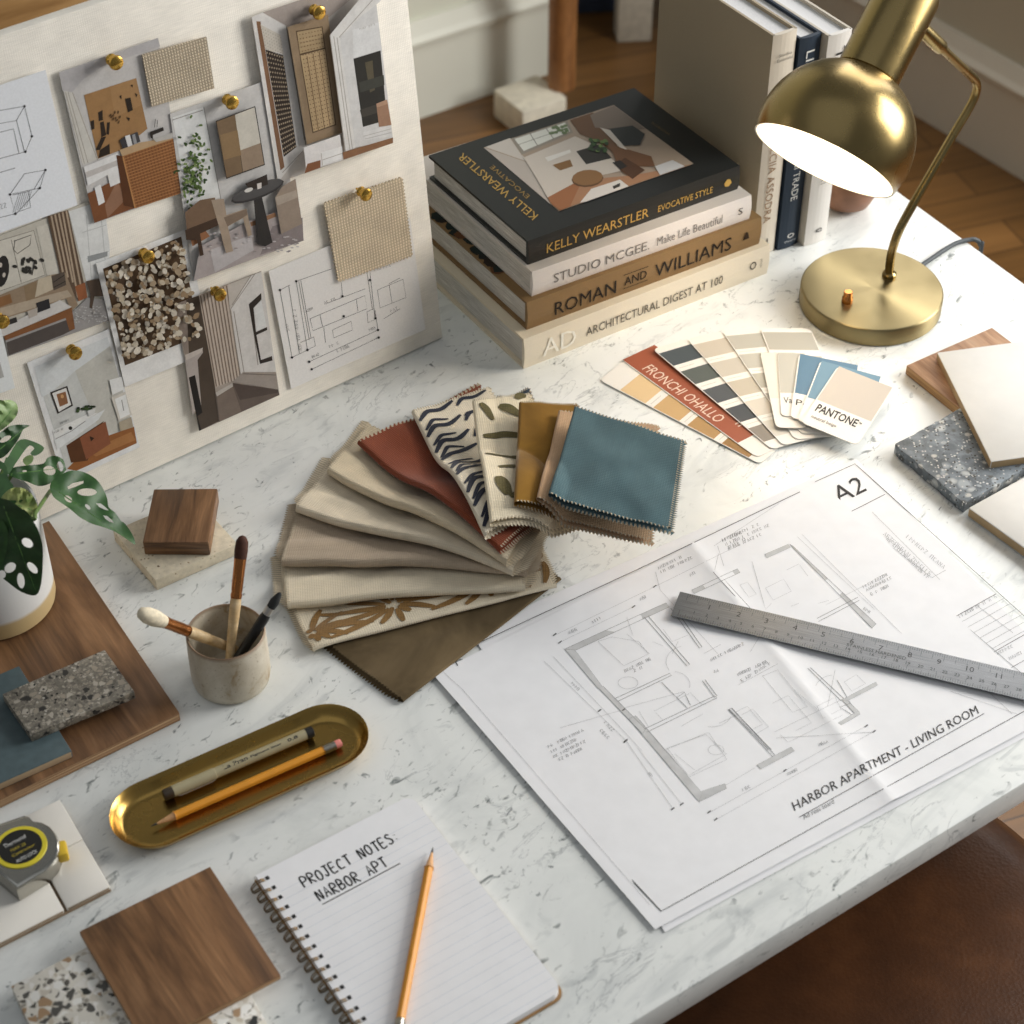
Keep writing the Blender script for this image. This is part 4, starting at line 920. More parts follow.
def velvet(name, c, hi):
    m, nt, b = nm(name); co = coord(nt); f = noise(nt, co, 14, 4, .6, .6)
    nt.links.new(ramp(nt, f, [(.35, lin(c)), (.7, lin(hi))]), b.inputs['Base Color']); b.inputs['Roughness'].default_value = .75; b.inputs['Sheen Weight'].default_value = .5; b.inputs['Sheen Roughness'].default_value = .35
    b.inputs['Specular IOR Level'].default_value = .1; bump(nt, b, noise(nt, co, 1500, 2), .3, .0004); return m
sw = [
 ('brown velvet swatch at the bottom front of the fabric fan', (560, 577), (402, 699), (322, 640), (500, 540), .005, .004, [velvet('brown_velvet', (84, 70, 48), (122, 104, 76))], dict(r=.0018, wr=.0012, edge=False)),
 ('cream swatch printed with gold brown leaves, second from the front of the fan', (556, 583), (312, 647), (286, 596), (530, 530), .0075, .0075, [F_('cream_leaf_cloth', cream, ang((560, 585), (312, 647))), brn_ink], dict(r=.0024, strokes=leaf_brown)),
 ('ivory linen swatch above the gold brown leaf print', (525, 583), (287, 601), (283, 556), (520, 535), .0125, .011, [F_('ivory_linen', (216, 204, 180), ang((524, 583), (287, 601)))], dict(r=.0042, ext=(.011, .006))),
 ('grey taupe wool swatch between two pale linens in the fan', (528, 568), (282, 558), (298, 505), (535, 530), .0160, .016, [F_('taupe_wool', (172, 156, 136), ang((527, 568), (282, 559)))], dict(r=.0044, ext=(.010, .006))),
 ('oatmeal linen swatch above the grey taupe one', (514, 571), (297, 504), (330, 460), (540, 528), .0190, .021, [F_('oat_linen', (208, 196, 174), ang((513, 571), (298, 503)))], dict(r=.0044, ext=(.010, .006))),
 ('natural flax linen swatch beneath the rust swatch', (508, 558), (329, 466), (368, 424), (545, 520), .0215, .025, [F_('flax_linen', (200, 186, 160), ang((507, 557), (329, 466)))], dict(r=.0044, ext=(.010, .006))),
 ('rust red linen swatch in the middle of the fabric fan', (502, 547), (360, 439), (478, 384), (556, 520), .0240, .028, [F_('rust_linen', (122, 60, 36), ang((500, 547), (360, 439)), slub=.05)], dict(r=.0036)),
 ('cream swatch printed with navy brush strokes, right of the rust one', (487, 534), (414, 409), (488, 388), (572, 512), .0265, .030, [F_('cream_navy_cloth', (214, 204, 184), ang((487, 534), (414, 409))), nav_ink], dict(r=.003, strokes=navy_str)),
 ('dark navy swatch of which only a corner peeks out behind the leaf print', (520, 470), (497, 396), (529, 388), (556, 455), .0285, .0285, [F_('dark_navy_cloth', (44, 54, 66), .3)], dict(r=.0012, ext=(0, 0), nv=30, nu=40)),
 ('cream swatch printed with olive leaves, left of the ochre one', (493, 521), (475, 399), (528, 394), (600, 518), .0305, .0335, [F_('cream_olive_cloth', (222, 210, 184), ang((493, 521), (475, 399))), olv_ink], dict(r=.003, strokes=olive_leaf, stiff=.55)),
 ('mustard ochre velvet swatch in the fabric fan', (517, 501), (522, 401), (575, 404), (618, 508), .0335, .0365, [velvet('ochre_velvet', (116, 82, 26), (146, 108, 40))], dict(r=.003, stiff=.7)),
 ('tan linen swatch under the teal one, its corner showing behind', (539, 497), (561, 410), (656, 426), (650, 540), .0360, .0385, [F_('tan_linen', (182, 150, 118), ang((539, 497), (557, 408)))], dict(r=.0024, stiff=.72)),
 ('teal blue linen swatch on top of the fabric fan', (551, 493), (577, 406), (683, 441), (670, 529), .0395, .0415, [F_('teal_linen', (75, 100, 106), ang((552, 492), (578, 406)), slub=.04, var=.08)], dict(r=.0026, wr=.0014, stiff=.92)),
]
for i, (lab, IF, OF, OB, IB, zi, zo, mats, kw) in enumerate(sw): swatch(lab, IF, OF, OB, IB, zi, zo, mats, seed=i*1.7, **kw)

# ------------------------------------------------------------------ drawings
class Sheet:
    """paper sheet with gentle creases; artwork follows its height"""
    def __init__(s, corners, z, hf): s.c = [P(x, y, z) for x, y in corners]; s.z = z; s.hf = hf; s.mb = MB(); s.k = .00028
    def grid(s, nu, nv):
        a, b, c, d = s.c; vs = []
        for i in range(nu+1):
            for j in range(nv+1):
                u, v = i/nu, j/nv; p = a*(1-u)*(1-v)+b*u*(1-v)+c*u*v+d*(1-u)*v; p = p + ZA*s.hf(p); vs.append(p)
        s.mb.add(vs, [(i*(nv+1)+j, (i+1)*(nv+1)+j, (i+1)*(nv+1)+j+1, i*(nv+1)+j+1) for i in range(nu) for j in range(nv)], 0, None, True)
    def at(s, x, y): p = P(x, y, s.z); return P(x, y, s.z + s.hf(p)) + ZA*s.k
    def line(s, pts, w=.0005, c=1):
        out = []
        for i in range(len(pts)-1):
            (x0, y0), (x1, y1) = pts[i], pts[i+1]; n = max(1, int(math.hypot(x1-x0, y1-y0)/7))
            for j in range(n): out.append(s.at(x0+(x1-x0)*j/n, y0+(y1-y0)*j/n))
        out.append(s.at(*pts[-1])); s.mb.stroke(out, w, ZA, c)
    def text(s, txt, a, b, u, c=1):
        k0 = len(s.mb.v); pa, pb, pu = P(*a, s.z), P(*b, s.z), P(*u, s.z); text(s.mb, txt, pa, pb-pa, pu-pa, c, None, ZA, 0)
        for i in range(k0, len(s.mb.v)):
            v = V(s.mb.v[i]); s.mb.v[i] = tuple(v + ZA*(s.hf(v) + s.k))
    def scrib(s, x0, y0, x1, y1, h, c=2, w=.0004):
        L = math.hypot(x1-x0, y1-y0); ux, uy = (x1-x0)/L, (y1-y0)/L; vx, vy = uy*.8, -ux*.8; k = max(2, int(L/(h*.72))); st = L/k
        for i in range(k):
            if rnd.random() < .13: continue
            q = lambda du, dv: s.at(x0+ux*(i+du)*st+vx*dv*h, y0+uy*(i+du)*st+vy*dv*h)
            ch = rnd.choice(([(0, 0), (0, 1), (.6, .5)], [(0, 1), (.65, 1), (0, 0), (.65, 0)], [(0, 0), (.3, 1), (.65, 0)], [(0, 0), (0, 1), (.6, 1), (.6, 0)], [(.6, .9), (.1, .9), (.1, .1), (.6, .1)], [(0, 0), (0, 1), (.6, 0), (.6, 1)], [(0, 0), (0, 1)], [(0, .5), (.6, .5), (.6, 0), (0, 0), (0, 1), (.6, 1)]))
            s.mb.stroke([q(*p) for p in ch], w, ZA, c)
    def poly(s, pts, c): s.mb.poly([s.at(*p) for p in pts], c)
ink_d = plain('drawing_ink', (44, 42, 42), .7); ink_m = plain('pencil_grey_line', (128, 128, 130), .7); ink_l = plain('pale_pencil_line', (176, 176, 178), .7); hatch = plain('wall_hatch_grey', (198, 198, 198), .7)
def under_h(p): return .0004 + .0006*mnoise.noise(V((p.x*9, p.y*9, 1)))
# lower sheet with the title strip; right-hand corners lie beyond the picture
def fourth(a, b, c, z): return None
sB = Sheet([(470, 632), (665, 932.5), (1205, 655), (856, 459)], .0006, lambda p: .0006 + .0005*mnoise.noise(V((p.x*8, p.y*8, 1))))
a, b, c, d = sB.c; sB.c[2] = b + (d-a)*1.02; sB.grid(50, 60)
sB.line([(815, 482), (855, 464), (1024, 616), (1100, 684)], .0006); sB.line([(846.5, 514), (885, 494.5)], .0006)
sB.text('A2', (838, 505), (867, 491), (829.5, 489.5), 1)
sB.line([(872, 512), (940, 580)], .0003, 2); sB.line([(893, 548), (932, 578), (946, 570)], .0003, 2)
sB.scrib(883, 535, 930, 577, 5, 2); sB.scrib(886, 540, 928, 580, 4, 2); sB.scrib(906, 538, 944, 570, 5, 2)
fr_ = lambda t, s_: (956 + 40*t + 70*s_, 617 - 23*t + 58*s_)
sB.line([(955, 617), (996, 594)], .0005, 1)
for k in range(1, 7): sB.line([(955+k*6.2, 617+k*5.3), (998+k*6.2, 593+k*5.3)], .0003, 2)
sB.line([(955, 617), (1060, 706)], .0004, 2); sB.line([(976, 605), (1013, 633)], .0003, 2)
sB.scrib(960, 618, 982, 606, 4, 2); sB.scrib(984, 605, 998, 597, 4, 2); sB.scrib(998, 655, 1014, 647, 4, 2); sB.scrib(1010, 660, 1030, 650, 4, 2); sB.line([(994, 652), (1040, 626)], .0005, 1); sB.line([(1011, 668), (1050, 646)], .0004, 1)
tag(sB.mb.build('drawing_sheet', [M['paper'], ink_d, ink_m, ink_l, hatch], sharp=60), 'large white drawing sheet with A2 title strip under the floor plan', 'drawing')
# top sheet: floor plan on thin paper, two fold creases
cr0, cr1 = P(690, 545), P(893, 806); crd = (cr1-cr0).normalized(); crn = V((-crd.y, crd.x, 0))
cs0, cs1 = P(500, 760), P(960, 520); csd = (cs1-cs0).normalized(); csn = V((-csd.y, csd.x, 0))
def top_h(p):
    d1 = (p-cr0).dot(crn); d2 = (p-cs0).dot(csn)
    return 0.0022 + .0023*math.exp(-abs(d1)/.011) + .0006*math.exp(-abs(d2)/.03) + .0007*mnoise.noise(V((p.x*11, p.y*11, 3)))
sA = Sheet([(433, 676), (655, 931), (1130, 690), (820, 482)], .0006, top_h)
a, b, c, d = sA.c; sA.c[2] = P(1055, 716, .0006); sA.grid(90, 110)
L4 = lambda *pts: [(430+x/3.303, 460+y/3.303) for x, y in pts]
L7 = lambda *pts: [(714+x/3.303, 440+y/3.303) for x, y in pts]
L6 = lambda *pts: [(624+x/2.56, 680+y/2.56) for x, y in pts]
sA.line([(455.5, 663), (466, 649), (640, 568.5), (800, 492)], .0007, 1); sA.line(L4((80, 660), (92, 680)), .0008); sA.line([(441, 670), (463, 690), (650, 905)], .0003, 3)
sA.line([(634, 883), (661, 911.5), (1024, 711.5)], .0006, 1); sA.line([(661, 911), (632, 880)], .0006, 1)
def wallseg(q): sA.poly(q, 4); sA.line(q + [q[0]], .0004, 2)
# outer walls (hatched)
wallseg(L4((445, 625), (478, 628), (570, 750), (555, 755))); wallseg(L4((555, 752), (572, 748), (712, 890), (702, 905)))
wallseg(L4((445, 625), (780, 472), (790, 486), (478, 630)))
wallseg(L4((865, 430), (1015, 360), (1024, 372), (872, 442))); 
wallseg(L6((12, 100), (30, 92), (200, 290), (192, 312))); wallseg(L6((192, 312), (185, 290), (258, 266), (262, 278))); wallseg(L6((340, 218), (428, 172), (436, 182), (350, 228)))
wallseg(L7((250, 345), (262, 352), (535, 608), (522, 622))); wallseg(L7((168, 378), (245, 345), (252, 355), (175, 390))); wallseg(L7((410, 935), (478, 895), (482, 906), (420, 942))); wallseg(L7((420, 860), (535, 800), (540, 810), (440, 862))); wallseg(L7((425, 862), (440, 860), (480, 900), (468, 908)))
for seg in (L4((708, 520), (848, 680), (858, 676), (720, 515)), L4((795, 490), (890, 622), (898, 618), (806, 486)), L4((612, 788), (792, 705), (797, 712), (620, 798)), L4((706, 890), (940, 780), (948, 786), (716, 900)), L4((900, 730), (940, 785), (948, 780), (908, 726)), L4((765, 735), (815, 785), (840, 768), (860, 810)), L4((815, 785), (850, 820)), L4((935, 370), (1024, 470)), L4((985, 825), (1024, 865)), L6((268, 76), (380, 196), (386, 192), (276, 72), (268, 76)), L6((545, 0), (580, 60), (552, 70), (585, 90)), L7((310, 755), (420, 862)), L7((318, 752), (430, 856)), L7((50, 890), (180, 1024)), L7((58, 886), (190, 1024)), L7((340, 590), (475, 520)), L7((345, 600), (480, 530)), L7((20, 462), (110, 560)), L7((30, 458), (120, 556))): sA.line(seg, .0005, 2)
for seg in (L4((415, 578), (740, 420)), L4((430, 602), (680, 482)), L4((740, 420), (1024, 280)), L4((378, 665), (650, 930)), L4((408, 650), (700, 960)), L4((555, 600), (640, 680), (725, 640), (650, 575)), L4((555, 600), (600, 585), (690, 600), (720, 640)), L4((650, 520), (670, 580)), L4((735, 600), (770, 615)), L4((430, 885), (640, 825)), L4((640, 820), (840, 765)), L4((745, 370), (760, 430), (950, 640)), L4((950, 285), (970, 350)), L4((740, 830), (860, 770), (900, 810)), L4((745, 835), (770, 860)), L4((690, 830), (720, 880)), L4((770, 960), (920, 900), (980, 990), (850, 1050)), L4((830, 880), (900, 840)), L4((955, 870), (1020, 840)), L4((780, 960), (850, 1040)), L4((800, 640), (820, 600)), L4((905, 640), (960, 610)), L4((770, 560), (800, 600), (850, 580)),
            L6((218, 340), (620, 118)), L6((235, 358), (640, 132)), L6((5, 155), (125, 330)), L6((35, 175), (148, 318)), L6((110, 175), (210, 140), (262, 190), (165, 245), (110, 175)), L6((130, 190), (180, 230)), L6((300, 90), (330, 75), (370, 120), (335, 140)), L6((380, 60), (420, 40), (480, 110), (440, 130)), L6((430, 20), (500, 80)), L6((400, 140), (420, 160), (560, 90)), L6((260, 270), (335, 225)),
            L7((0, 350), (215, 210)), L7((275, 320), (530, 560)), L7((290, 312), (620, 640)), L7((170, 490), (230, 460), (255, 500), (195, 530), (170, 490)), L7((240, 430), (280, 410), (310, 450)), L7((255, 550), (280, 540)), L7((345, 540), (380, 530)), L7((125, 400), (170, 560), (190, 540)), L7((85, 480), (110, 470), (140, 510), (115, 520), (85, 480)), L7((375, 880), (400, 760)), L7((430, 800), (470, 775), (500, 805), (455, 830), (430, 800)), L7((70, 900), (110, 880), (160, 940), (120, 960), (70, 900)), L7((160, 780), (210, 760), (310, 880), (260, 900), (160, 780)), L7((200, 965), (500, 820)), L7((205, 985), (530, 965)), L7((15, 375), (0, 440)), L7((370, 545), (500, 480)), L7((120, 700), (150, 650)), L7((80, 810), (210, 740)), L7((340, 880), (400, 850), (420, 890), (360, 920), (340, 880)), L7((780, 830), (1000, 905))):
    sA.line(seg, .0003, 3)
for cx, cy, r0, r1 in ((628, 683, 10, 6), (716, 750, 8, 5)): sA.line([(cx + r0*math.cos(t*.4), cy + r1*math.sin(t*.4)) for t in range(17)], .0003, 3)
def arc(cx, cy, r, a0, a1): sA.line([(cx + r*math.cos(a0+(a1-a0)*k/8), cy + r*.75*math.sin(a0+(a1-a0)*k/8)) for k in range(9)], .0003, 3)
arc(688, 662, 22, 2.6, 4.4); arc(672, 685, 18, -1.4, .2); arc(712, 712, 20, .3, 1.8); arc(835, 690, 20, 3.4, 4.6)
for p in (L4((645, 702), (732, 660)), L4((675, 702), (705, 688)), L4((755, 362), (842, 320)), L4((765, 375), (870, 325)), L4((968, 272), (1040, 240)), L4((985, 295), (1050, 262)), L4((385, 955), (510, 895)), L4((395, 972), (490, 925)), L4((410, 985), (525, 928)), L4((420, 998), (510, 955)), L4((540, 540), (570, 522)), L4((695, 465), (722, 452)), L4((460, 575), (490, 562)), L4((860, 385), (880, 375)), L4((930, 665), (1040, 610)), L7((30, 335), (160, 278)), L7((40, 350), (185, 285)), L7((50, 365), (160, 315)), L7((495, 490), (580, 445)), L7((505, 500), (590, 458)), L7((520, 515), (580, 485)), L7((85, 805), (190, 740)), L7((80, 780), (180, 735)), L6((305, 285), (326, 275)), L6((420, 245), (446, 232)), L6((500, 170), (525, 160)), L7((0, 770), (20, 765)), L7((485, 555), (515, 575)), L4((465, 740), (490, 765)), L4((575, 870), (605, 900)), L4((560, 895), (590, 925)), L6((55, 235), (72, 252))):
    sA.scrib(*p[0], *p[1], 3.6, 2, .00042)
for p in L4((412, 577), (430, 602), (742, 418), (560, 828), (645, 930), (672, 485), (40, 690), (640, 825)) + L6((218, 338), (235, 357), (620, 118), (640, 132), (125, 330), (148, 318), (412, 232), (5, 155)): sA.line([(p[0]-1.6, p[1]+1.2), (p[0]+1.6, p[1]-1.2)], .0011, 1)
sA.text('HARBOR APARTMENT - LIVING ROOM', L6((436, 340))[0], L6((908, 90))[0], L6((428, 318))[0], 1)
sA.line(L6((448, 352), (922, 86)), .0006, 1); sA.text('Ad ross toard', L6((460, 362))[0], L6((538, 320))[0], L6((456, 350))[0], 2)
sA.line(L7((905, 830), (985, 905)), .0003, 3)
tag(sA.mb.build('floor_plan', [M['paper'], ink_d, ink_m, ink_l, hatch], sharp=60), 'creased floor plan print with grey wall outlines on top of the title-strip sheet', 'drawing')

# steel ruler
zr = .0062
rA, rB = P(679.8, 592.3, zr), P(670.7, 616, zr); rd_ = ((P(1024, 673, zr)-rA).normalized() + (P(1024, 701, zr)-rB).normalized()).normalized()
rl = .335; rw_ = (rA-rB); rw_ = rw_ - rd_*rw_.dot(rd_); W_ = rw_.length; rw_.normalize()
mb = MB(); o = rB
def rp(a, b, k=.0011): return o + rd_*(rl*a) + rw_*(W_*b) + ZA*k
mb.box(o, rd_*rl, rw_*W_, ZA*.001)
for i in range(0, 305):
    l = .28 if i % 10 == 0 else (.2 if i % 5 == 0 else .12)
    if i % 2 == 0 or i % 10 == 0: a = (.008+i*.001)/rl; mb.stroke([rp(a, .985), rp(a, .985-l)], .00028, ZA, 1)
for i in range(0, 24*6):
    a = (.006 + i*.0254/12)/rl
    if a < .95: mb.stroke([rp(a, .015), rp(a, .015+(.26 if i % 12 == 0 else .15 if i % 3 == 0 else .09))], .0003, ZA, 1)
for i in range(1, 13):
    a = (.006+i*.0254)/rl
    if a < .97: text_n(mb, str(i), rp(a-.006, .56), rd_, rw_*W_*.19, 1)
for i in range(1, 30): text_n(mb, str(i), rp((.008+i*.0105)/rl, .27), rd_, rw_*W_*.11, 1)
text(mb, 'STAINLESS HARDENED', rp(.462, .42), rd_*.052, rw_*W_*.12, 1, None, ZA, 0)
hc = rp(.985, .5, .00115); mb.poly([hc + (rd_*math.cos(t*.4)+rw_*math.sin(t*.4))*.0035 for t in range(16)], 1)
def ruler_mat():
    m, nt, b = nm('brushed_ruler_steel'); b.inputs['Metallic'].default_value = 1
    f = noise(nt, coord(nt, (30, 2500, 30), math.atan2(rd_.y, rd_.x)), 1, 3); nt.links.new(ramp(nt, f, [(.3, lin((104, 106, 108))), (.7, lin((140, 142, 144)))]), b.inputs['Base Color']); b.inputs['Roughness'].default_value = .28; return m
tag(mb.build('steel_ruler', [ruler_mat(), plain('etched_black', (40, 40, 40), .6)]), 'long brushed steel ruler lying across the floor plan', 'ruler')

# ------------------------------------------------------------------ notebook
nz = .0085
tl, tr, brr = P(255.5, 875.5, nz), P(411, 795, nz), P(563, 990, nz); bl = tl + brr - tr
nu_ = (tr-tl); nv_ = (bl-tl); nW, nH = nu_.length, nv_.length; nu_ = nu_.normalized(); nv_ = nv_.normalized()
nb = thing('notebook', V(((tl.x+brr.x)/2, (tl.y+brr.y)/2, T)), 'open spiral notebook with ruled page headed by handwritten project notes', 'notebook')
def rrect(x0, y0, x1, y1, r, z0, z1, n=8):
    pts = [(x0, y0)]
    for cx, cy, a0 in ((x1-r, y0+r, -math.pi/2), (x1-r, y1-r, 0)): pts += [(cx + r*math.cos(a0+k*math.pi/2/n), cy + r*math.sin(a0+k*math.pi/2/n)) for k in range(n+1)]
    pts.append((x0, y1)); w = [tl + nu_*x + nv_*y for x, y in pts]
    m_ = MB(); k = len(w); lo2 = [V((p.x, p.y, T+z0)) for p in w]; h2 = [V((p.x, p.y, T+z1)) for p in w]
    m_.add(lo2 + h2, [tuple(range(k)), tuple(range(k, 2*k))[::-1]] + [(i, k+i, k+(i+1) % k, (i+1) % k) for i in range(k)]); return m_
kraft = plain('kraft_cover', (150, 116, 76), .8)
rrect(-.001, -.001, nW+.002, nH+.002, .009, .0008, .0024).build('back_cover', kraft, nb)
pg = rrect(0, 0, nW, nH, .009, .0024, nz)
def npt(x, y, k=.00006): return tl + nu_*x + nv_*y + ZA*k
for i in range(26):
    y = .0245 + i*.0083
    if y < nH-.004: pg.stroke([npt(.009, y), npt(nW-.001, y)], .00032, ZA, 1)
for i in range(32):
    y = .0055 + i*.0108; 
    if y < nH-.003: pg.poly([npt(.0050, y), npt(.0082, y), npt(.0082, y+.0036), npt(.0050, y+.0036)], 2)
HW = {'P': [[(0, 0), (.05, 1), (.55, .95), (.6, .6), (.05, .48)]], 'R': [[(0, 0), (.05, 1), (.5, .95), (.55, .62), (.08, .5), (.6, -.02)]], 'D': [[(0, 0), (.05, 1), (.5, .85), (.55, .2), (0, 0)]], 'O': [[(.3, 1), (.02, .7), (.05, .15), (.35, 0), (.6, .3), (.55, .8), (.3, 1)]],
      'J': [[(.1, 1), (.7, 1)], [(.42, 1), (.4, .15), (.2, 0), (0, .2)]], 'E': [[(.55, 1), (.02, .98), (0, 0), (.58, .02)], [(0, .5), (.48, .52)]], 'C': [[(.6, .85), (.3, 1), (.02, .6), (.1, .1), (.6, .08)]], 'T': [[(0, .97), (.7, 1)], [(.35, 1), (.33, 0)]], 'N': [[(0, 0), (.03, 1), (.52, .03), (.58, 1)]], 'S': [[(.55, .88), (.25, 1), (.05, .75), (.5, .42), (.5, .1), (.2, 0), (0, .15)]],
      ':': [[(.15, .25), (.18, .3)], [(.15, .7), (.18, .75)]], 'A': [[(0, 0), (.32, 1), (.62, 0)], [(.12, .38), (.52, .4)]], 'B': [[(0, 0), (.04, 1), (.45, .92), (.45, .6), (.05, .52), (.55, .42), (.52, .08), (0, 0)]]}
def hand(txt, a, b, hpx, c=2):
    pa, pb = P(*a, nz), P(*b, nz); u = (pb-pa); L = u.length; u.normalize(); vv = V((-u.y, u.x, 0)); 
    adv = L/(len(txt)); hgt = hpx
    for i, ch in enumerate(txt):
        for st in HW.get(ch, []):
            q = [pa + u*(adv*(i + x*1.08)) + vv*(hgt*(y + .04*math.sin(i*2.3))) + ZA*.0001 for x, y in st]
            if len(q) > 3: q = smooth_path(q, 4)
            pg.stroke(q, .0014, ZA, c)
hand('PROJECT NOTES:', (305, 887.5), (404, 838), .0102); hand('NARBOR APT', (320.5, 901), (391, 865), .0102)
pg.stroke([P(322.5, 904.5, nz)+ZA*.0001, P(400, 863.5, nz)+ZA*.0001], .0010, ZA, 2)
pg.build('pages', [M['paper'], plain('rule_blue', (206, 212, 222), .7), M['ink']], nb)
sp_ = MB()
for i in range(32):
    for dd in (.0008, .0026):
        y = .0055 + i*.0108 + dd
        if y > nH-.003: continue
        pts = []
        for k in range(22):
            a = math.radians(20 + k*320/21); pts.append(tl + nu_*(-.0015 + .0068*math.cos(a)) + nv_*(y + .0012*math.sin(a/2)) + ZA*(-.0035 + .0058*math.sin(a)))
        pts = [V((p.x, p.y, max(p.z, T+.001))) for p in pts]
        sp_.tube(pts, .00052, 5)
sp_.build('spiral_binding', brass('bronze_wire', (120, 96, 60), .3), nb)
# pencils
pen_y = plain('pencil_orange', (226, 152, 46), .38, var=.03); pen_w = plain('pencil_wood', (214, 164, 116), .7, var=.08, vs=300); ferr = brass('ferrule', (176, 170, 158), .3); eras = plain('eraser_pink', (216, 128, 118), .7)
def pencil(label, tip, dirv, L, r=.0038, group=None):
    dirv = dirv.normalized(); side = dirv.cross(ZA).normalized(); upv = side.cross(dirv)
    t_ = thing('pencil', tip, label, 'pencil', group)
    def hexr(s, rr, sc=1): return [tip + dirv*s + (side*math.cos(math.pi*(2*k+1)/6) + upv*math.sin(math.pi*(2*k+1)/6))*rr for k in range(6)]
    m_ = MB(); a = hexr(.021, r); b = hexr(L-.016, r); m_.add(a+b, [(k, (k+1) % 6, 6+(k+1) % 6, 6+k) for k in range(6)] + [tuple(range(6)), tuple(range(6, 12))[::-1]]); 
    m_.build('barrel', pen_y, t_, bevel=.0005)
    m_ = MB(); m_.lathe(tip, dirv, [(.0007, .005), (r*.93, .0215), (r*.5, .0225)], 24); sw_ = m_.build('sharpened_wood', pen_w, t_)
    m_ = MB(); m_.lathe(tip, dirv, [(0, 0), (.00035, .0005), (.00105, .0055), (0, .0056)], 12); m_.build('lead', M['graphite'], sw_)
    m_ = MB(); m_.lathe(tip, dirv, [(0, L-.0165), (r*.95, L-.0165), (r*1.02, L-.0155), (r*.94, L-.0145), (r*1.02, L-.0135), (r*1.0, L-.009), (r*.94, L-.008), (r*1.02, L-.007), (r*.98, L-.0055), (0, L-.0055)], 24); fe_ = m_.build('ferrule', ferr, t_)
    m_ = MB(); m_.lathe(tip, dirv, [(0, L-.006), (r*.92, L-.006), (r*.92, L-.001), (r*.8, L), (0, L+.0003)], 24); m_.build('eraser', eras, fe_)
zp = nz + .0036
a, b = P(433, 847, nz+.0036), P(398.5, 1030, nz+.0036); pencil('orange pencil lying on the ruled notebook page', a, b-a, .175, group='orange pencils')

# ------------------------------------------------------------------ brass tray, pen, pencil
trh = .013
ca_, cb_ = P(154, 812.5, trh), P(326, 736, trh); td = (cb_-ca_); tL = td.length; td.normalize(); tn = V((-td.y, td.x, 0))
R0 = (P(111, 822, trh)-ca_).length*1.03
def stad(r, z, n=20):
    out = []
    for k in range(n+1): a = -math.pi/2 + math.pi*k/n; out.append(cb_ + td*(r*math.cos(a)) + tn*(r*math.sin(a)))
    for k in range(n+1): a = math.pi/2 + math.pi*k/n; out.append(ca_ + td*(r*math.cos(a)) + tn*(r*math.sin(a)))
    return [V((p.x, p.y, T+z)) for p in out]
prof = [(.55, .0006), (.74, .0006), (.84, .003), (.93, .0085), (1.0, trh-.0004), (1.0, trh+.0004), (.985, trh), (.915, .0092), (.83, .0046), (.745, .0026), (.7, .0022), (.62, .0022)]
mb = MB(); vs = []; 
for rf, z in prof: vs += stad(R0*rf, z)
k = len(stad(1, 0)); n = len(prof)
mb.add(vs, [(i*k+j, i*k+(j+1) % k, (i+1)*k+(j+1) % k, (i+1)*k+j) for i in range(n-1) for j in range(k)] + [tuple(range((n-1)*k, n*k)), tuple(range(k))[::-1]], 0, None, True)
tag(mb.build('brass_tray', M['brass_tray'], sharp=55), 'long oval polished brass tray holding a pen and a pencil', 'tray')
zf = .0036
a, b = P(150.5, 826.5, zf+.0036), P(341, 742.5, zf+.0036); pencil('orange pencil lying in the brass tray beside the pen', a, b-a, (b-a).length, group='orange pencils')
a, b = P(163.5, 795.5, zf+.0052), P(313, 731, zf+.0052); pd = (b-a); pL = pd.length; pd.normalize(); pr_ = .0049
pen = thing('drawing_pen', a, 'beige capped drawing pen with black ends in the brass tray', 'pen')
beige = plain('pen_beige', (168, 158, 126), .5, var=.03)
mb = MB(); mb.lathe(a, pd, [(0, pL*.31), (pr_*.93, pL*.31), (pr_*.93, pL*.955), (0, pL*.955)], 28)
pup = (pd.cross(ZA)).cross(pd).normalized(); vdn = (CAM - (a+b)/2).normalized(); vdn = (vdn - pd*vdn.dot(pd)).normalized(); pv = pd.cross(vdn)
pv = -pv if pv.z < 0 else pv
def wrap_text(txt, s0, s1, h0, hgt):
    k0 = len(mb.v); base = a + pd*(pL*s0)
    text(mb, txt, V((0, h0, 0)), V((pL*(s1-s0), 0, 0)), V((0, hgt, 0)), 1, None, ZA, 0)
    for i in range(k0, len(mb.v)):
        x, y, _ = mb.v[i]; an = y/(pr_*.95); mb.v[i] = tuple(base + pd*x + (vdn*math.cos(an) + pv*math.sin(an))*(pr_*.95))
BOLD[0] = .02; wrap_text('La Pran', .39, .55, -.0002, .0034); wrap_text('Pigment liner', .57, .78, .0002, .0018); wrap_text('0.8', .82, .89, -.0002, .0026); BOLD[0] = 0
mb.build('barrel', [beige, M['ink']], pen)
mb = MB(); mb.lathe(a, pd, [(0, pL*.06), (pr_, pL*.06), (pr_, pL*.335), (pr_*.92, pL*.338), (0, pL*.338)], 28); cap_ = mb.build('cap', beige, pen)
mb = MB(); mb.lathe(a, pd, [(0, 0), (pr_*.85, 0), (pr_*.97, .001), (pr_*.97, pL*.065), (0, pL*.065)], 28); mb.build('cap_end', plain('dark_brown_plastic', (66, 54, 40), .4), cap_)
mb = MB(); mb.lathe(a, pd, [(0, pL*.95), (pr_*.97, pL*.95), (pr_*.97, pL*.995), (pr_*.8, pL), (0, pL)], 28); mb.build('end_plug', plain('black_plastic', (34, 32, 30), .4), pen)
cl_o = -pv*(pr_*.95) + vdn*pr_*.5
mb = MB(); mb.tube([a + pd*(pL*.08) + cl_o, a + pd*(pL*.1) + cl_o*1.18, a + pd*(pL*.30) + cl_o*1.18, a + pd*(pL*.32) + cl_o*1.05], .0006, 6); mb.build('clip', M['steel'], cap_)

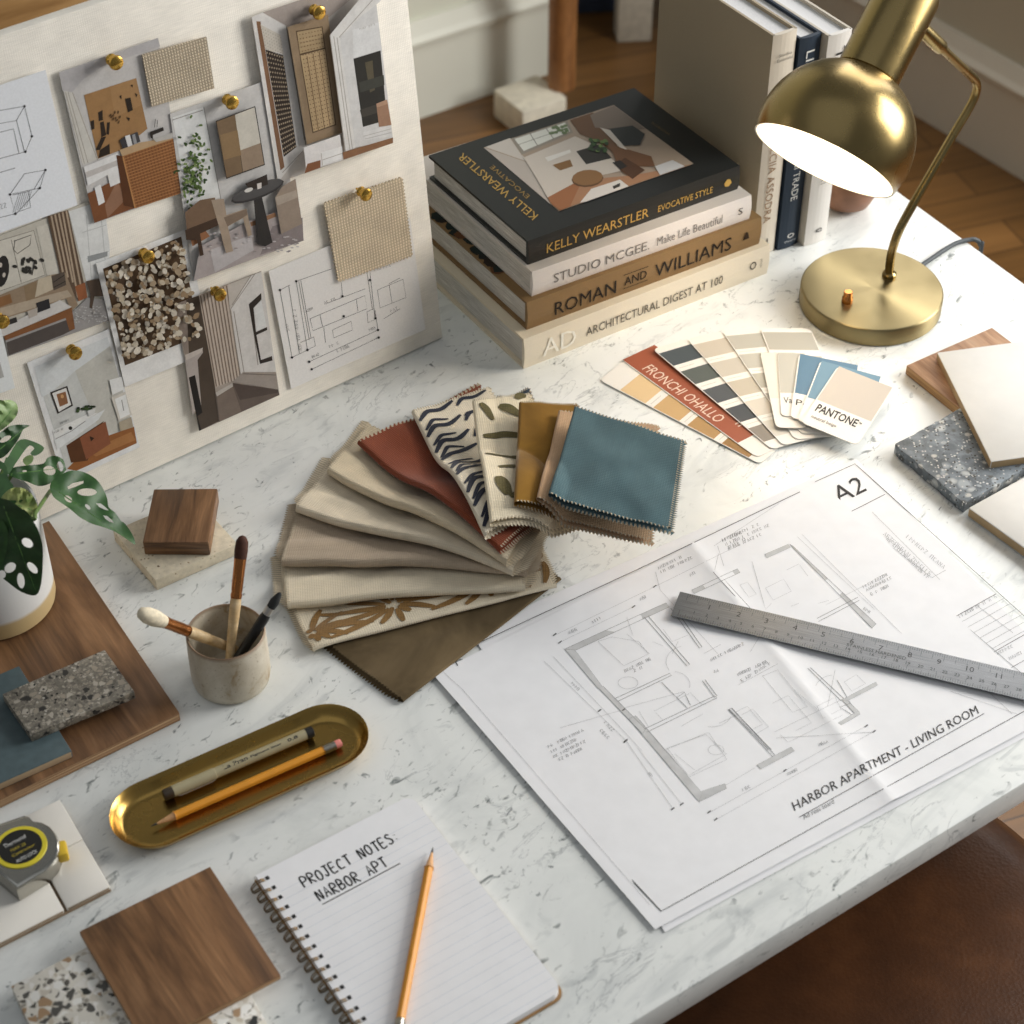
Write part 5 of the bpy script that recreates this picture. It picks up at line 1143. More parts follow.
# ------------------------------------------------------------------ cup and brushes
cc = P(232, 678.5); ch_ = .0587; cr_ = ((P(271.5, 678)-P(192.5, 678)).length)/2
mb = MB()
prof = [(0, .0006), (cr_*.88, .0006), (cr_*.96, .003), (cr_*1.0, .010), (cr_*1.0, .03), (cr_*.985, ch_-.003), (cr_*.975, ch_-.0008), (cr_*.955, ch_), (cr_*.93, ch_-.0006), (cr_*.915, ch_-.004), (cr_*.91, .012), (cr_*.8, .0055), (0, .005)]
def cup_mat():
    m, nt, b = nm('speckled_stoneware'); co = coord(nt)
    f = noise(nt, coord(nt, (40, 40, 28)), 1, 6, .65, .5); base = ramp(nt, f, [(.35, lin((206, 198, 182))), (.58, lin((188, 178, 158))), (.72, lin((150, 122, 80)))])
    sep = nt.nodes.new('ShaderNodeSeparateXYZ'); nt.links.new(co, sep.inputs[0]); rim = ramp(nt, sep.outputs[2], [(ch_*.0, G(0)), (ch_-.004, G(0)), (ch_-.001, G(.8))])
    base = mix(nt, rim, base, lin((128, 92, 62)))
    f2 = noise(nt, co, 420, 2); base = mix(nt, ramp(nt, f2, [(.66, G(0)), (.7, G(.6))]), base, lin((120, 96, 66)))
    nt.links.new(base, b.inputs['Base Color']); b.inputs['Roughness'].default_value = .45; bump(nt, b, noise(nt, co, 90, 4), .2, .001); return m
mb.lathe(V((cc.x, cc.y, T)), ZA, prof, 64); tag(mb.build('stoneware_cup', cup_mat(), origin=V((cc.x, cc.y, T))), 'small speckled stoneware cup with brown rim holding brushes', 'cup')
def brush(label, E_, A_, tip_px, parts, group='artist brushes in the cup'):
    """E_: foot inside the cup, A_: point on the axis, tip measured along the axis"""
    d = (A_-E_).normalized()
    # axis length so that the tip lands at the photo point
    best = min((k*.0005 for k in range(40, 420)), key=lambda L: (V(proj(E_+d*L))-V(tip_px)).length); L = best
    t_ = thing('paint_brush', E_, label, 'brush', group)
    for nm_, prf, m_ in parts(L): q = MB(); q.lathe(E_, d, prf, 24); q.build(nm_, m_, t_)
    print(label, 'L', round(L, 3), proj(E_+d*L))
cx = lambda a, b, z: V((cc.x + a*cr_, cc.y + b*cr_, T+z))
pale_h = wood('pale_brush_wood', (190, 156, 108), (212, 182, 136), (226, 200, 158), 0, 40, 60, .5, .5); cop = brass('copper_ferrule', (186, 122, 72), .25)
def p_pale(L): return [('handle', [(0, 0), (.0012, 0), (.0040, .018), (.0049, L*.52), (.0044, L*.60), (0, L*.6)], pale_h), ('ferrule', [(0, L*.56), (.0047, L*.56), (.0051, L*.58), (.0047, L*.6), (.0051, L*.62), (.0049, L*.74), (.0052, L*.76), (.0054, L*.78), (0, L*.78)], cop), ('bristles', [(0, L*.76), (.0051, L*.77), (.0072, L*.86), (.0070, L*.93), (.005, L*.98), (.0024, L*.998), (0, L)], plain('cream_bristle', (226, 214, 188), .9, var=.08, vs=300))]
def p_dark(L): return [('handle', [(0, 0), (.0022, 0), (.0034, .02), (.0048, L*.55), (.0042, L*.62), (0, L*.62)], pale_h), ('ferrule', [(0, L*.59), (.0046, L*.59), (.005, L*.61), (.0044, L*.63), (.0048, L*.65), (.0050, L*.8), (.0053, L*.85), (0, L*.85)], cop), ('bristles', [(0, L*.83), (.0052, L*.84), (.0057, L*.9), (.0052, L*.96), (.003, L*.99), (0, L)], plain('dark_bristle', (70, 38, 24), .85, var=.1, vs=300))]
blk = plain('black_lacquer', (26, 26, 26), .35)
def p_blk(L): return [('handle', [(0, 0), (.002, 0), (.0042, .03), (.0046, L*.72), (.0036, L*.78), (0, L*.78)], blk), ('ferrule', [(0, L*.76), (.0038, L*.76), (.004, L*.84), (0, L*.84)], M['steel']), ('bristles', [(0, L*.83), (.0038, L*.84), (.0042, L*.9), (.002, L*.98), (0, L)], plain('black_bristle', (44, 46, 46), .8))]
brush('brush with fluffy cream bristles leaning out to the left of the cup', cx(.35, .55, .011), cx(-.86, -.25, ch_+.0085), (139, 613), p_pale)
brush('upright brush with dark brown bristles and copper ferrule', cx(-.05, -.6, .011), cx(.22, .55, ch_+.012), (249, 536), p_dark)
brush('black brush leaning out to the right of the cup', cx(-.2, -.45, .010), cx(.86, .1, ch_+.005), (284, 594), p_blk)

# ------------------------------------------------------------------ sample tiles and boards, left side
def gang(a, b): d = P(*b)-P(*a); return math.atan2(d.y, d.x)
WAL = dict(dark='4e3320', mid='74502f', light='8e6844')
def walnut(name, a, sx=7, sy=60, bright=1.0, **k):
    f = lambda c: tuple(min(255, v*bright) for v in c)
    return wood(name, f((84, 58, 36)), f((118, 84, 54)), f((146, 108, 74)), a, sx, sy, .45, **k)
wz = .0105
ply_e = ply('plywood_edge', (120, 84, 54), (178, 146, 108))
pts = [P(49, 520.5, wz), P(179.3, 712.5, wz), P(0, 799.6, wz)]; e_ = (pts[2]-pts[1]).normalized(); pts[2] = pts[1] + e_*.30; pts.append(pts[0] + e_*.30)
pts[3] = pts[3] - t_n*.012
o_ = prism(pts, .0006, wz, 1); tag(o_.build('walnut_board', [walnut('walnut_board_veneer', gang((49, 521), (179, 712)), 5, 38), ply_e], bevel=.0006), 'large walnut veneer board under the plant pot at the left edge', 'board')
tz = wz + .0085
tpts = [P(19, 665.7, tz), P(71.7, 750.8, tz), P(0, 783, tz)]; e_ = (tpts[2]-tpts[1]).normalized(); tpts[2] = tpts[1] + e_*.14; tpts.append(tpts[0] + e_*.14)
teal_t = plain('teal_tile_glaze', (70, 86, 90), .55, var=.06, vs=120)
tag(prism(tpts, wz+.0004, tz, 1).build('teal_tile', [teal_t, plain('tile_edge_tan', (156, 134, 106), .7)], bevel=.0008), 'matte dark teal tile on the walnut board beneath the grey stone piece', 'tile')
gz = tz + .009
granite = speckle('grey_aggregate_stone', (128, 122, 110), [(420, -.04, [(168, 160, 146), (150, 142, 128), None, (104, 98, 90), (140, 132, 120), None], .1), (190, -.05, [None, None, (182, 174, 160), None, None, (160, 150, 134), None, (50, 47, 44)], .08), (240, .22, [(30, 29, 28), None, None, (190, 184, 172), None, None], .08)], .65, .2, .4, 200)
tag(slab([(2.3, 694), (104.5, 649.6), (134.4, 691.5), (30.3, 735)], tz+.0004, gz).build('stone_sample', granite, bevel=.0006), 'speckled grey stone piece with black flecks resting on the dark teal tile', 'stone sample')
trz = .0135
trav = speckle('travertine', (218, 206, 182), [(300, .2, [(150, 128, 96), None, (222, 210, 188), None, None, (182, 164, 134)], .12), (110, .16, [(104, 82, 56), None, None, None, None, None, None], .05)], .65, .1, .4, 120)
tag(slab([(112.8, 530.6), (155.3, 580.4), (238, 543.8)], .0006, trz).build('travertine_tile', trav, bevel=.001), 'beige travertine tile under the small walnut block', 'tile')
bz = trz + .0165
tag(slab([(153.8, 488.9), (217.6, 488.3), (208.6, 542.4), (142.5, 541.8)], trz+.0003, bz, 1).build('walnut_block', [walnut('walnut_block_face', gang((185, 489), (175, 542)), 8, 70), walnut('walnut_block_side', 0, 8, 140, 1.05)], bevel=.0012), 'small square walnut block on the travertine tile', 'wood sample')

# tiles under the tape measure: one sample of three bonded tiles
pz = .0075
q0, q1 = P(59.7, 799, pz), P(110, 886, pz); q2 = P(0, 828, pz); e1_ = q1-q0; e2_ = (q2-q0).normalized()
e2b = (P(0, 942, pz)-q1).normalized(); e2_ = (e2_+e2b).normalized()
ts = thing('tile_sample_board', V(((q0.x+q1.x)/2, (q0.y+q1.y)/2, T)) + e2_*.05, 'white glazed tile sample with dark joint under the tape measure', 'tile sample')
glz = plain('white_glaze', (226, 222, 214), .25, var=.015, vs=30); bisq = plain('bisque_edge', (146, 124, 98), .8)
e1n = e1_.normalized(); L1 = e1_.length
w1_ = abs((P(64.5, 905, pz)-q1).dot(e2_)); fj = (P(81, 840, pz)-q0).dot(e1n)
prism([q0, q1, q1+e2_*.2, q0+e2_*.2], .0006, .003).build('backing', bisq, ts)
def subt(a0, a1, b0_, b1_, nm_='tile'): 
    w = [q0 + e1n*a0 + e2_*b0_, q0 + e1n*a1 + e2_*b0_, q0 + e1n*a1 + e2_*b1_, q0 + e1n*a0 + e2_*b1_]
    prism(w, .003, pz, 1).build(nm_, [glz, bisq], ts, bevel=.0011)
subt(0, fj-.0002, 0, w1_); subt(fj+.0002, L1, 0, w1_); subt(0, L1, w1_+.0022, .2)

# tape measure
tmz = pz + .0175
tape = thing('tape_measure', P(22, 850, pz), 'chrome tape measure with black and yellow round label on the white tiles', 'tape measure')
outl = [(16.5, 888.5), (-4, 872), (-24, 842), (-22, 834), (-4, 824), (24, 814.5), (29, 816), (33, 820), (42, 821.5), (50, 826), (56, 833), (59.5, 841), (59.5, 850), (56, 859), (50, 866), (45, 871)]
wv_ = [P(x, y, tmz) for x, y in outl]; cw = sum(wv_, V())/len(wv_)
def ring(s, z): return [V((cw.x + (p.x-cw.x)*s, cw.y + (p.y-cw.y)*s, T+z)) for p in wv_]
mb = MB(); vs = ring(.97, pz+.0004) + ring(1.0, pz+.002) + ring(1.0, tmz-.003) + ring(.975, tmz-.0008) + ring(.93, tmz) + ring(.88, tmz); n = len(wv_)
ar = sum(wv_[i].x*wv_[(i+1) % n].y - wv_[(i+1) % n].x*wv_[i].y for i in range(n))
fs = [(i*n+j, i*n+(j+1) % n, (i+1)*n+(j+1) % n, (i+1)*n+j) for i in range(5) for j in range(n)] + [tuple(range(5*n, 6*n)), tuple(range(n))[::-1]]
if ar < 0: fs = [f[::-1] for f in fs]
mb.add(vs, fs, 0, None, True); mb.build('case', plain('satin_chrome', (182, 180, 172), .22, 1, var=.02), tape, sharp=35)
lc_ = P(20.5, 847.5, tmz); lrr = (P(47, 847.5, tmz)-lc_).length; l_up = (P(24, 838, tmz)-P(20.5, 847.5, tmz))
mb = MB(); mb.lathe(lc_, ZA, [(0, 0), (lrr, 0), (lrr, .0006), (lrr*.985, .0009), (lrr*.82, .001)], 48, 0); mb.lathe(lc_, ZA, [(lrr*.82, .001), (lrr*.815, .0012), (0, .0012)], 48, 1)
def lt_(txt, a, b, u, m_): pa, pb, pu = P(*a, tmz+.0013), P(*b, tmz+.0013), P(*u, tmz+.0013); text(mb, txt, pa, pb-pa, pu-pa, m_, None, ZA, .0001)
zt_ = lambda x, y: (x/7.877, 780+y/7.877)
lt_('Thermorid', zt_(35, 540), zt_(205, 455), zt_(22, 512), 2); lt_('MAX 25', zt_(90, 568), zt_(205, 510), zt_(80, 548), 3); lt_('Contractor', zt_(100, 610), zt_(278, 515), zt_(92, 590), 3); lt_('AUTO LOCK', zt_(135, 655), zt_(298, 568), zt_(122, 632), 2)
mb.build('label_disc', [plain('label_yellow', (214, 198, 52), .5), plain('label_black', (26, 26, 24), .4), plain('label_white', (226, 226, 222), .5), plain('label_gold', (196, 176, 60), .5)], tape)
mb = MB(); kk_ = P(62, 851, tmz-.007); kd = (P(70, 849, tmz-.007)-kk_).normalized(); kn_ = V((-kd.y, kd.x, 0))
mb.box(kk_ - kn_*.0075 - ZA*.006 - kd*.005, kd*.0095, kn_*.015, ZA*.0105); mb.build('lock_button', plain('button_yellow', (216, 180, 46), .5), tape, bevel=.002)
mb = MB(); hk = P(16.5, 889, tmz-.009); hd = (P(45, 871.5, tmz-.009)-P(16.5, 889, tmz-.009)).normalized(); hn = V((hd.y, -hd.x, 0)); hn = hn if hn.y < 0 else -hn
mb.box(hk + hd*.002 + hn*.0004 - ZA*.007, hd*.004, hn*.0012, ZA*.012); mb.build('hook', plain('dark_steel', (40, 40, 42), .4, 1), tape, bevel=.0003)
mb = MB(); mb.box(hk + hd*.009 + hn*.0002 - ZA*.0075, hd*.022, hn*.0022, ZA*.009); mb.build('mouth_plate', M['chrome'], tape, bevel=.0006)

# front-left samples
tez = .0115
q = [P(10.8, 986, tez), P(191.9, 892.5, tez), P(267.7, 1024, tez)]; q.append(q[0]+q[2]-q[1])
terz = speckle('cream_terrazzo', (222, 217, 206), [(240, -.05, [(150, 144, 134), None, None, (196, 186, 168), None, (236, 232, 226), None, (90, 86, 80)], .03), (128, -.06, [(46, 48, 46), None, (236, 234, 228), None, (204, 196, 182), None, None, (236, 234, 228), (168, 138, 106), None, (228, 224, 216), (86, 84, 80), None, (236, 234, 228)], .02)], .4, .06, .1, 30)
tag(prism(q, .0006, tez).build('terrazzo_tile', terz, bevel=.0008), 'cream terrazzo tile with dark chips under the walnut panel, bottom left', 'tile')
q = [P(79.3, 931.3, tez+.0062), P(210, 866.5, tez+.0062), P(280.5, 974.6, tez+.0062)]; q.append(q[0]+q[2]-q[1])
tag(prism(q, tez+.0004, tez+.0062, 1).build('walnut_sample', [walnut('walnut_panel_veneer', gang((79, 931), (150, 1050)), 6, 48, 1.12), ply('panel_edge', (140, 104, 70), (176, 140, 100))], bevel=.0005), 'walnut veneer panel lying over the cream terrazzo tile', 'wood sample')

# ------------------------------------------------------------------ samples, right side
oz = .0115
q = [P(906.6, 365.4, oz), P(992, 327.5, oz)]; dv = (P(955, 404.5, oz)-q[0]).normalized(); q += [q[1]+dv*.15, q[0]+dv*.15]
tag(prism(q, .0006, oz, 1).build('oak_sample', [wood('oak_veneer', (150, 108, 76), (178, 136, 102), (196, 158, 124), math.atan2(dv.y, dv.x), 9, 80, .5), ply('oak_ply_edge', (150, 106, 62), (200, 160, 110), 700)], bevel=.0006), 'oak veneer plywood sample sticking out behind the upper white tile', 'wood sample')
sz = .0125
q = [P(895, 444, sz), P(964.7, 503.5, sz)]; dv = (P(1024, 469, sz)-q[1]).normalized()
stone = speckle('blue_grey_stone', (124, 132, 138), [(70, .30, [None, (206, 208, 206), None, (98, 104, 110), None, (168, 174, 178)], .22), (130, .26, [(196, 194, 188), None, (92, 92, 90), None, (160, 166, 170), None], .2), (330, .26, [(70, 66, 60), None, (206, 204, 200), None], .14)], .6, .30, .5, 55)
# keep the slab short of the white tile that overlaps it in view
q += [q[1]+dv*.16, q[0]+dv*.16]
n_e = 26; ed_ = []
for i in range(4):
    a, b = q[i], q[(i+1) % 4]
    for j in range(n_e): t = j/n_e; ed_.append(a.lerp(b, t) + V((rnd.uniform(-1, 1), rnd.uniform(-1, 1), 0))*.0007)
tag(prism(ed_, .0006, sz).build('stone_slab', stone, bevel=.0007), 'rough blue-grey stone slab under the corner of the upper white tile', 'stone sample')
wz0 = sz + .0004; wz1 = wz0 + .009
q = [P(937.3, 352.4, wz1), P(991.3, 461.7, wz1)]; dv = ((P(1024, 342.8, wz1)-q[0]).normalized() + (P(1024, 456.3, wz1)-q[1]).normalized()).normalized(); q += [q[1]+dv*.16, q[0]+dv*.16]
white_t = plain('white_stone_tile', (226, 223, 217), .4, var=.012, vs=60); tan_e = plain('tile_body_tan', (186, 158, 118), .7)
tag(prism(q, wz0, wz1, 1).build('white_tile', [white_t, tan_e], bevel=.0007), 'upper white tile resting on the oak sample and the rough stone slab', 'tile')
lz = .0115
q = [P(968.8, 507.5, lz), P(1024, 547.3, lz)]; d1 = (q[1]-q[0]).normalized(); d2 = (P(1024, 477, lz)-q[0]).normalized()
q = [q[0], q[0]+d1*.12, q[0]+d1*.12+d2*.12, q[0]+d2*.12]
tag(prism(q, .0006, lz, 1).build('white_tile', [white_t, tan_e], bevel=.001), 'lower white tile at the right edge in front of the rough stone slab', 'tile')

# ------------------------------------------------------------------ colour strips and cards
strip_m = printed('strip_card', .5, .02, 900, .35)
def strip(label, a, b, c, z, bands, th=.0006, tilt=0, txt=None, group='paint colour strips fanned on the table', name='colour_strip', dz=0):
    """a,b: far (head) corners, c: foot corner below a; bands: list of (t0, t1, colour) along the length"""
    A_, B_, C_ = P(*a, z+dz), P(*b, z+dz), P(*c, z); u = C_-A_; v = B_-A_; L, W = u.length, v.length
    mb = MB(); n = 5; r = min(.006, W*.2)/1
    uu, vv_ = u.normalized(), v.normalized(); pts = []
    for cx_, cy_, a0 in ((r, r, math.pi), (L-r, r, -math.pi/2), (L-r, W-r, 0), (r, W-r, math.pi/2)):
        for k in range(n+1):
            t = a0 + k*math.pi/2/n; pts.append((cx_ + r*math.cos(t), cy_ + r*math.sin(t)))
    top = [A_ + uu*x + vv_*y + ZA*th for x, y in pts]; lo2 = [p - ZA*th for p in top]; k = len(pts)
    nrm = (top[1]-top[0]).cross(top[2]-top[1])
    fs = [tuple(range(k, 2*k))[::-1], tuple(range(k))] + [(i, k+i, k+(i+1) % k, (i+1) % k) for i in range(k)]
    mb.add(top+lo2, fs, 0, lin((240, 236, 228)))
    for i, (t0, t1, col) in enumerate(bands):
        y0 = .02; y1 = .98
        mb.poly([A_ + u*t0 + v*y0 + ZA*(th+.00006), A_ + u*t1 + v*y0 + ZA*(th+.00006), A_ + u*t1 + v*y1 + ZA*(th+.00006), A_ + u*t0 + v*y1 + ZA*(th+.00006)], 0, lin(col))
    for item in (txt or []):
        s, t0, v0, du, dv_, col = item      # start (t0,v0), text direction du, cap direction dv (in strip units)
        text(mb, s, A_ + u*t0 + v*v0 + ZA*(th+.0001), u*du[0] + v*du[1], u*dv_[0] + v*dv_[1], 0, lin(col), ZA, .0001)
    for i in range(len(bands)):
        if len(bands) > 2 and i < len(bands)-1:
            t = bands[i][1]; t2 = bands[i+1][0]
            if t2-t > .02: mb.stroke([A_ + u*((t+t2)/2) + v*.08 + ZA*(th+.0001), A_ + u*((t+t2)/2) + v*.5 + ZA*(th+.0001)], .0006, ZA, 0, lin((196, 190, 180)))
    return tag(mb.build(name, strip_m), label, 'colour strip' if name == 'colour_strip' else 'colour card', group)
def bandset(cols, g=.035, h0=.06, end=.94):
    k = len(cols); w = (end-h0-(k-1)*g)/k; return [(h0+i*(w+g), h0+i*(w+g)+w, c) for i, c in enumerate(cols)]
strip('paint strip in tan and ochre tones, leftmost of the colour fan', (599.5, 380.5), (624, 361), (760, 464.5), .0008, bandset([(226, 196, 150), (206, 170, 120), (184, 146, 96), (158, 120, 72)], .05, .13, .93))
strip('solid terracotta strip with pale lettering in the colour fan', (622, 360.5), (655, 345), (757, 458), .0016, [(0, .86, (160, 86, 60))], txt=[('FRONCHI OHALLO', .12, .13, (.56, .0), (0, .30), (236, 214, 196)), ('II', .74, .42, (.03, 0), (0, .25), (236, 214, 196))])
strip('paint strip in slate and dark grey tones in the colour fan', (652.5, 349.5), (688, 339), (772, 450), .0026, bandset([(78, 86, 90), (92, 98, 94), (82, 86, 90), (74, 78, 82), (140, 132, 122)], .06, .05, .93), dz=.002)
strip('paint strip in warm beige tones right of the slate strip', (687, 339.5), (722.5, 331.5), (783, 446), .0036, bandset([(200, 190, 174), (200, 192, 178), (196, 186, 168), (212, 204, 190), (220, 214, 202)], .05, .06, .92), dz=.002)
strip('paint strip in greige tones in the colour fan', (722, 331.5), (760, 328), (795, 440), .0046, bandset([(186, 182, 170), (192, 188, 176), (182, 178, 164), (194, 190, 180), (206, 203, 194)], .05, .05, .9), dz=.002)
strip('paint strip in pale stone tones at the back of the colour fan', (760, 328.5), (811, 329), (800, 434), .0056, bandset([(182, 178, 166), (188, 184, 174), (194, 191, 182), (204, 201, 194)], .06, .04, .92), dz=.002)
def ccard(label, tlp, trp, blp, z, col, frac, txt):
    strip(label, tlp, trp, blp, z, [(0.0, frac, col)], .0007, txt=txt, group='colour cards', name='colour_card')
ctxt = lambda s, x=.06, w_=.8, sz=.09: [(s, .80, x, (0, w_), (-sz, 0), (50, 46, 42))]
cg = 'colour cards'
ccard('cream colour card, leftmost of the five overlapping cards', (760, 353), (790, 353.5), (776, 428), .0072, (230, 225, 212), .62, ctxt('n', .3, .12))
ccard('grey-beige colour card between the cream and the blue card', (777.5, 353.5), (805, 354), (781, 416.5), .0082, (192, 189, 178), .64, ctxt('Va', .12, .3))
ccard('mid blue colour card in the row of cards', (799, 354), (859, 366), (790, 418), .0092, (92, 126, 150), .62, ctxt('Po', .06, .22))
ccard('lighter blue colour card partly under the beige card', (820.6, 361), (882, 377.5), (797, 421), .0102, (112, 146, 166), .62, [])
BOLD[0] = .022
strip('beige colour card with bold brand lettering, on top of the card row', (838, 366.5), (893.5, 388.5), (800.5, 422.5), .0112, [(0, .60, (200, 190, 178))], .0007, name='colour_card', group='colour cards',
      txt=[('PANTONE', .765, .09, (0, .72), (-.115, 0), (48, 44, 42)), ('TM', .70, .82, (0, .05), (-.03, 0), (90, 84, 80)), ('neutral beige', .88, .10, (0, .44), (-.045, 0), (150, 142, 136))])

BOLD[0] = 0
# ------------------------------------------------------------------ potted plant
pcx = P(-4, 601, wz); pr2 = (P(56.2, 600, wz)-pcx).length; ph = .108
plant = thing('potted_plant', V((pcx.x, pcx.y, T+wz)), 'leafy green plant with holed leaves in a white pot at the left edge', 'plant')
zb_ = V((pcx.x, pcx.y, T+wz+.0005))
def pot_mat():
    m, nt, b = nm('pot_glaze'); co = coord(nt); sep = nt.nodes.new('ShaderNodeSeparateXYZ'); nt.links.new(co, sep.inputs[0])
    nz_ = noise(nt, co, 60, 3); ad = nt.nodes.new('ShaderNodeMath'); ad.operation = 'MULTIPLY_ADD'; ad.inputs[1].default_value = .002; nt.links.new(nz_, ad.inputs[0]); nt.links.new(sep.outputs[2], ad.inputs[2])
    nt.links.new(ramp(nt, ad.outputs[0], [(.0195, lin((196, 172, 126))), (.0205, lin((222, 222, 220)))]), b.inputs['Base Color']); b.inputs['Roughness'].default_value = .5; bump(nt, b, noise(nt, co, 300, 3), .12, .0006); return m
mb = MB(); mb.lathe(zb_, ZA, [(0, 0), (pr2*.93, 0), (pr2*.985, .002), (pr2, .006), (pr2*1.0, ph-.003), (pr2*.985, ph), (pr2*.95, ph), (pr2*.935, ph-.003), (pr2*.93, ph-.02), (0, ph-.021)], 72); mb.build('pot', pot_mat(), plant)
mb = MB(); mb.lathe(zb_, ZA, [(pr2*.925, ph-.0195), (pr2*.5, ph-.014), (0, ph-.012)], 40); mb.build('soil', plain('potting_soil', (52, 40, 30), .95, var=.25, vs=300, bmp=.6, bs=250), plant)
def leaf_mat(name, c, hi, vein):
    m, nt, b = nm(name); co = coord(nt); f = noise(nt, co, 45, 4, .6, .5)
    base = ramp(nt, f, [(.35, lin(c)), (.7, lin(hi))]); nt.links.new(base, b.inputs['Base Color']); b.inputs['Roughness'].default_value = .48
    b.inputs['Subsurface Weight'].default_value = 0; bump(nt, b, noise(nt, coord(nt), 180, 3), .15, .0008); return m
lm = [leaf_mat('leaf_green', (38, 74, 34), (62, 104, 50), 0), leaf_mat('leaf_dark', (32, 62, 30), (52, 92, 44), 0), leaf_mat('leaf_pale', (120, 150, 92), (160, 184, 124), 0), leaf_mat('leaf_variegated', (96, 120, 56), (196, 200, 128), 0)]
vein_m = plain('leaf_vein', (96, 140, 68), .5)
def pin(p, poly):
    x, y = p; c = False; j = len(poly)-1
    for i in range(len(poly)):
        xi, yi = poly[i]; xj, yj = poly[j]
        if (yi > y) != (yj > y) and x < (xj-xi)*(y-yi)/(yj-yi)+xi: c = not c
        j = i
    return c
def ellp(x, y, rx, ry, rot=0, n=12): ca, sa = math.cos(math.radians(rot)), math.sin(math.radians(rot)); return [(x + rx*math.cos(t)*ca - ry*math.sin(t)*sa, y + rx*math.cos(t)*sa + ry*math.sin(t)*ca) for t in [2*math.pi*k/n for k in range(n)]]
def leaf(outl, holes, z0, slope, mat, midrib=None, cup=.004, fx=0):
    """outline in photo points; the blade lies on a tilted sheet: height z0 + slope.(dx,dy) above the table"""
    def sm(p):
        out = []
        n = len(p)
        for i in range(n):
            p0, p1, p2, p3 = (V(p[(i+k-1) % n]) for k in range(4))
            for t in (0, .34, .67): out.append(tuple(.5*((2*p1) + (p2-p0)*t + (2*p0-5*p1+4*p2-p3)*t*t + (3*p1-p0-3*p2+p3)*t**3)))
        return out
    outl = sm(outl); cx_ = sum(p[0] for p in outl)/len(outl); cy_ = sum(p[1] for p in outl)/len(outl)
    verts = []; edges = []
    for lp in [outl] + holes:
        b0_ = len(verts); verts += [V(p) for p in lp]; edges += [(b0_+i, b0_+(i+1) % len(lp)) for i in range(len(lp))]
    x0 = min(p[0] for p in outl); x1 = max(p[0] for p in outl); y0 = min(p[1] for p in outl); y1 = max(p[1] for p in outl); st = 3.2
    yy = y0
    while yy < y1:
        xx = x0
        while xx < x1:
            q = (xx + rnd.uniform(-.5, .5), yy + rnd.uniform(-.5, .5))
            if pin(q, outl) and not any(pin(q, h) for h in holes): verts.append(V(q))
            xx += st
        yy += st
    r = mgeo.delaunay_2d_cdt(verts, edges, [], 0, 1e-5); vs2, fs2 = r[0], r[2]
    ok = []
    for f in fs2:
        c_ = (sum(vs2[i][0] for i in f)/3, sum(vs2[i][1] for i in f)/3)
        if pin(c_, outl) and not any(pin(c_, h) for h in holes): ok.append(tuple(f))
    def zf_(x, y):
        z = z0 + slope[0]*(x-cx_) + slope[1]*(y-cy_)
        if midrib:
            (ax_, ay_), (bx_, by_) = midrib; dx, dy = bx_-ax_, by_-ay_; L = math.hypot(dx, dy); dist = abs((x-ax_)*dy - (y-ay_)*dx)/L; t = ((x-ax_)*dx+(y-ay_)*dy)/L/L
            z += cup*(dist/18)**1.0 - cup*1.2*(t-.5)**2 + .0012*math.sin(t*22)*min(1, dist/8)
        return z
    mb = MB(); mb.add([P(p[0], p[1], zf_(p[0], p[1])) for p in vs2], [f for f in ok], 0, None, True)
    if midrib:
        (ax_, ay_), (bx_, by_) = midrib; q = []
        for k in range(11): t = k/10; x, y = ax_+(bx_-ax_)*t, ay_+(by_-ay_)*t; q.append(P(x, y, zf_(x, y)+.0003))
        mb.stroke(q, [.0012*(1-.8*k/10) for k in range(11)], V(ray(cx_, cy_)).normalized()*-1, 1)
    o = mb.build('leaf', [mat, vein_m], plant); return o
g7 = lambda *p: [(x/7.314, 380+y/7.314) for x, y in p]
g5 = lambda *p: [(x/5.12, 510+y/5.12) for x, y in p]
zl = .135
leaf(g7((365, 770), (400, 720), (450, 690), (510, 664), (580, 664), (650, 690), (710, 732), (757, 800), (785, 870), (795, 930), (840, 968), (885, 1030)) + g5((640, 70), (678, 125), (693, 177), (650, 150), (590, 112), (530, 88), (470, 70), (410, 38), (372, 6)) + g7((480, 920), (420, 880), (380, 838)),
     [g7((492, 782), (530, 755), (612, 737), (610, 755), (550, 782), (500, 798)), [(x/7.314, 380+y/7.314) for x, y in ellp(637, 820, 72, 28, 0)], [(x/7.314, 380+y/7.314) for x, y in ellp(500, 870, 34, 20, 40)], [(x/7.314, 380+y/7.314) for x, y in ellp(642, 928, 26, 13, 45)], g7((702, 902), (735, 902), (770, 928), (796, 955), (765, 948), (725, 928)), g5((528, 28), (548, 30), (572, 50), (582, 66), (560, 60), (540, 46))], zl-.03, (-.0004, -.0002), lm[0], (g7((370, 780))[0], g5((690, 172))[0]))
leaf(g7((60, 690), (85, 645), (190, 625), (315, 612), (345, 570), (400, 554), (460, 580), (482, 640), (480, 665), (440, 700), (360, 760), (280, 775), (200, 745), (100, 712)), [[(x/7.314, 380+y/7.314) for x, y in ellp(362, 662, 46, 34, 15)], [(x/7.314, 380+y/7.314) for x, y in ellp(440, 632, 22, 38, -15)], [(x/7.314, 380+y/7.314) for x, y in ellp(180, 668, 16, 9)]], zl-.012, (-.0003, -.0004), lm[0], (g7((80, 690))[0], g7((470, 640))[0]))
leaf(g7((25, 610), (60, 560), (100, 490), (130, 448), (175, 432), (230, 445), (290, 470), (322, 497), (300, 532), (250, 556), (222, 535), (250, 500), (215, 480), (170, 530), (115, 610), (60, 690), (35, 660)), [], zl+.01, (-.0003, -.0005), lm[0])
leaf(g7((170, 575), (215, 548), (245, 560), (235, 600), (200, 625), (175, 610)), [], zl, (0, 0), lm[2])
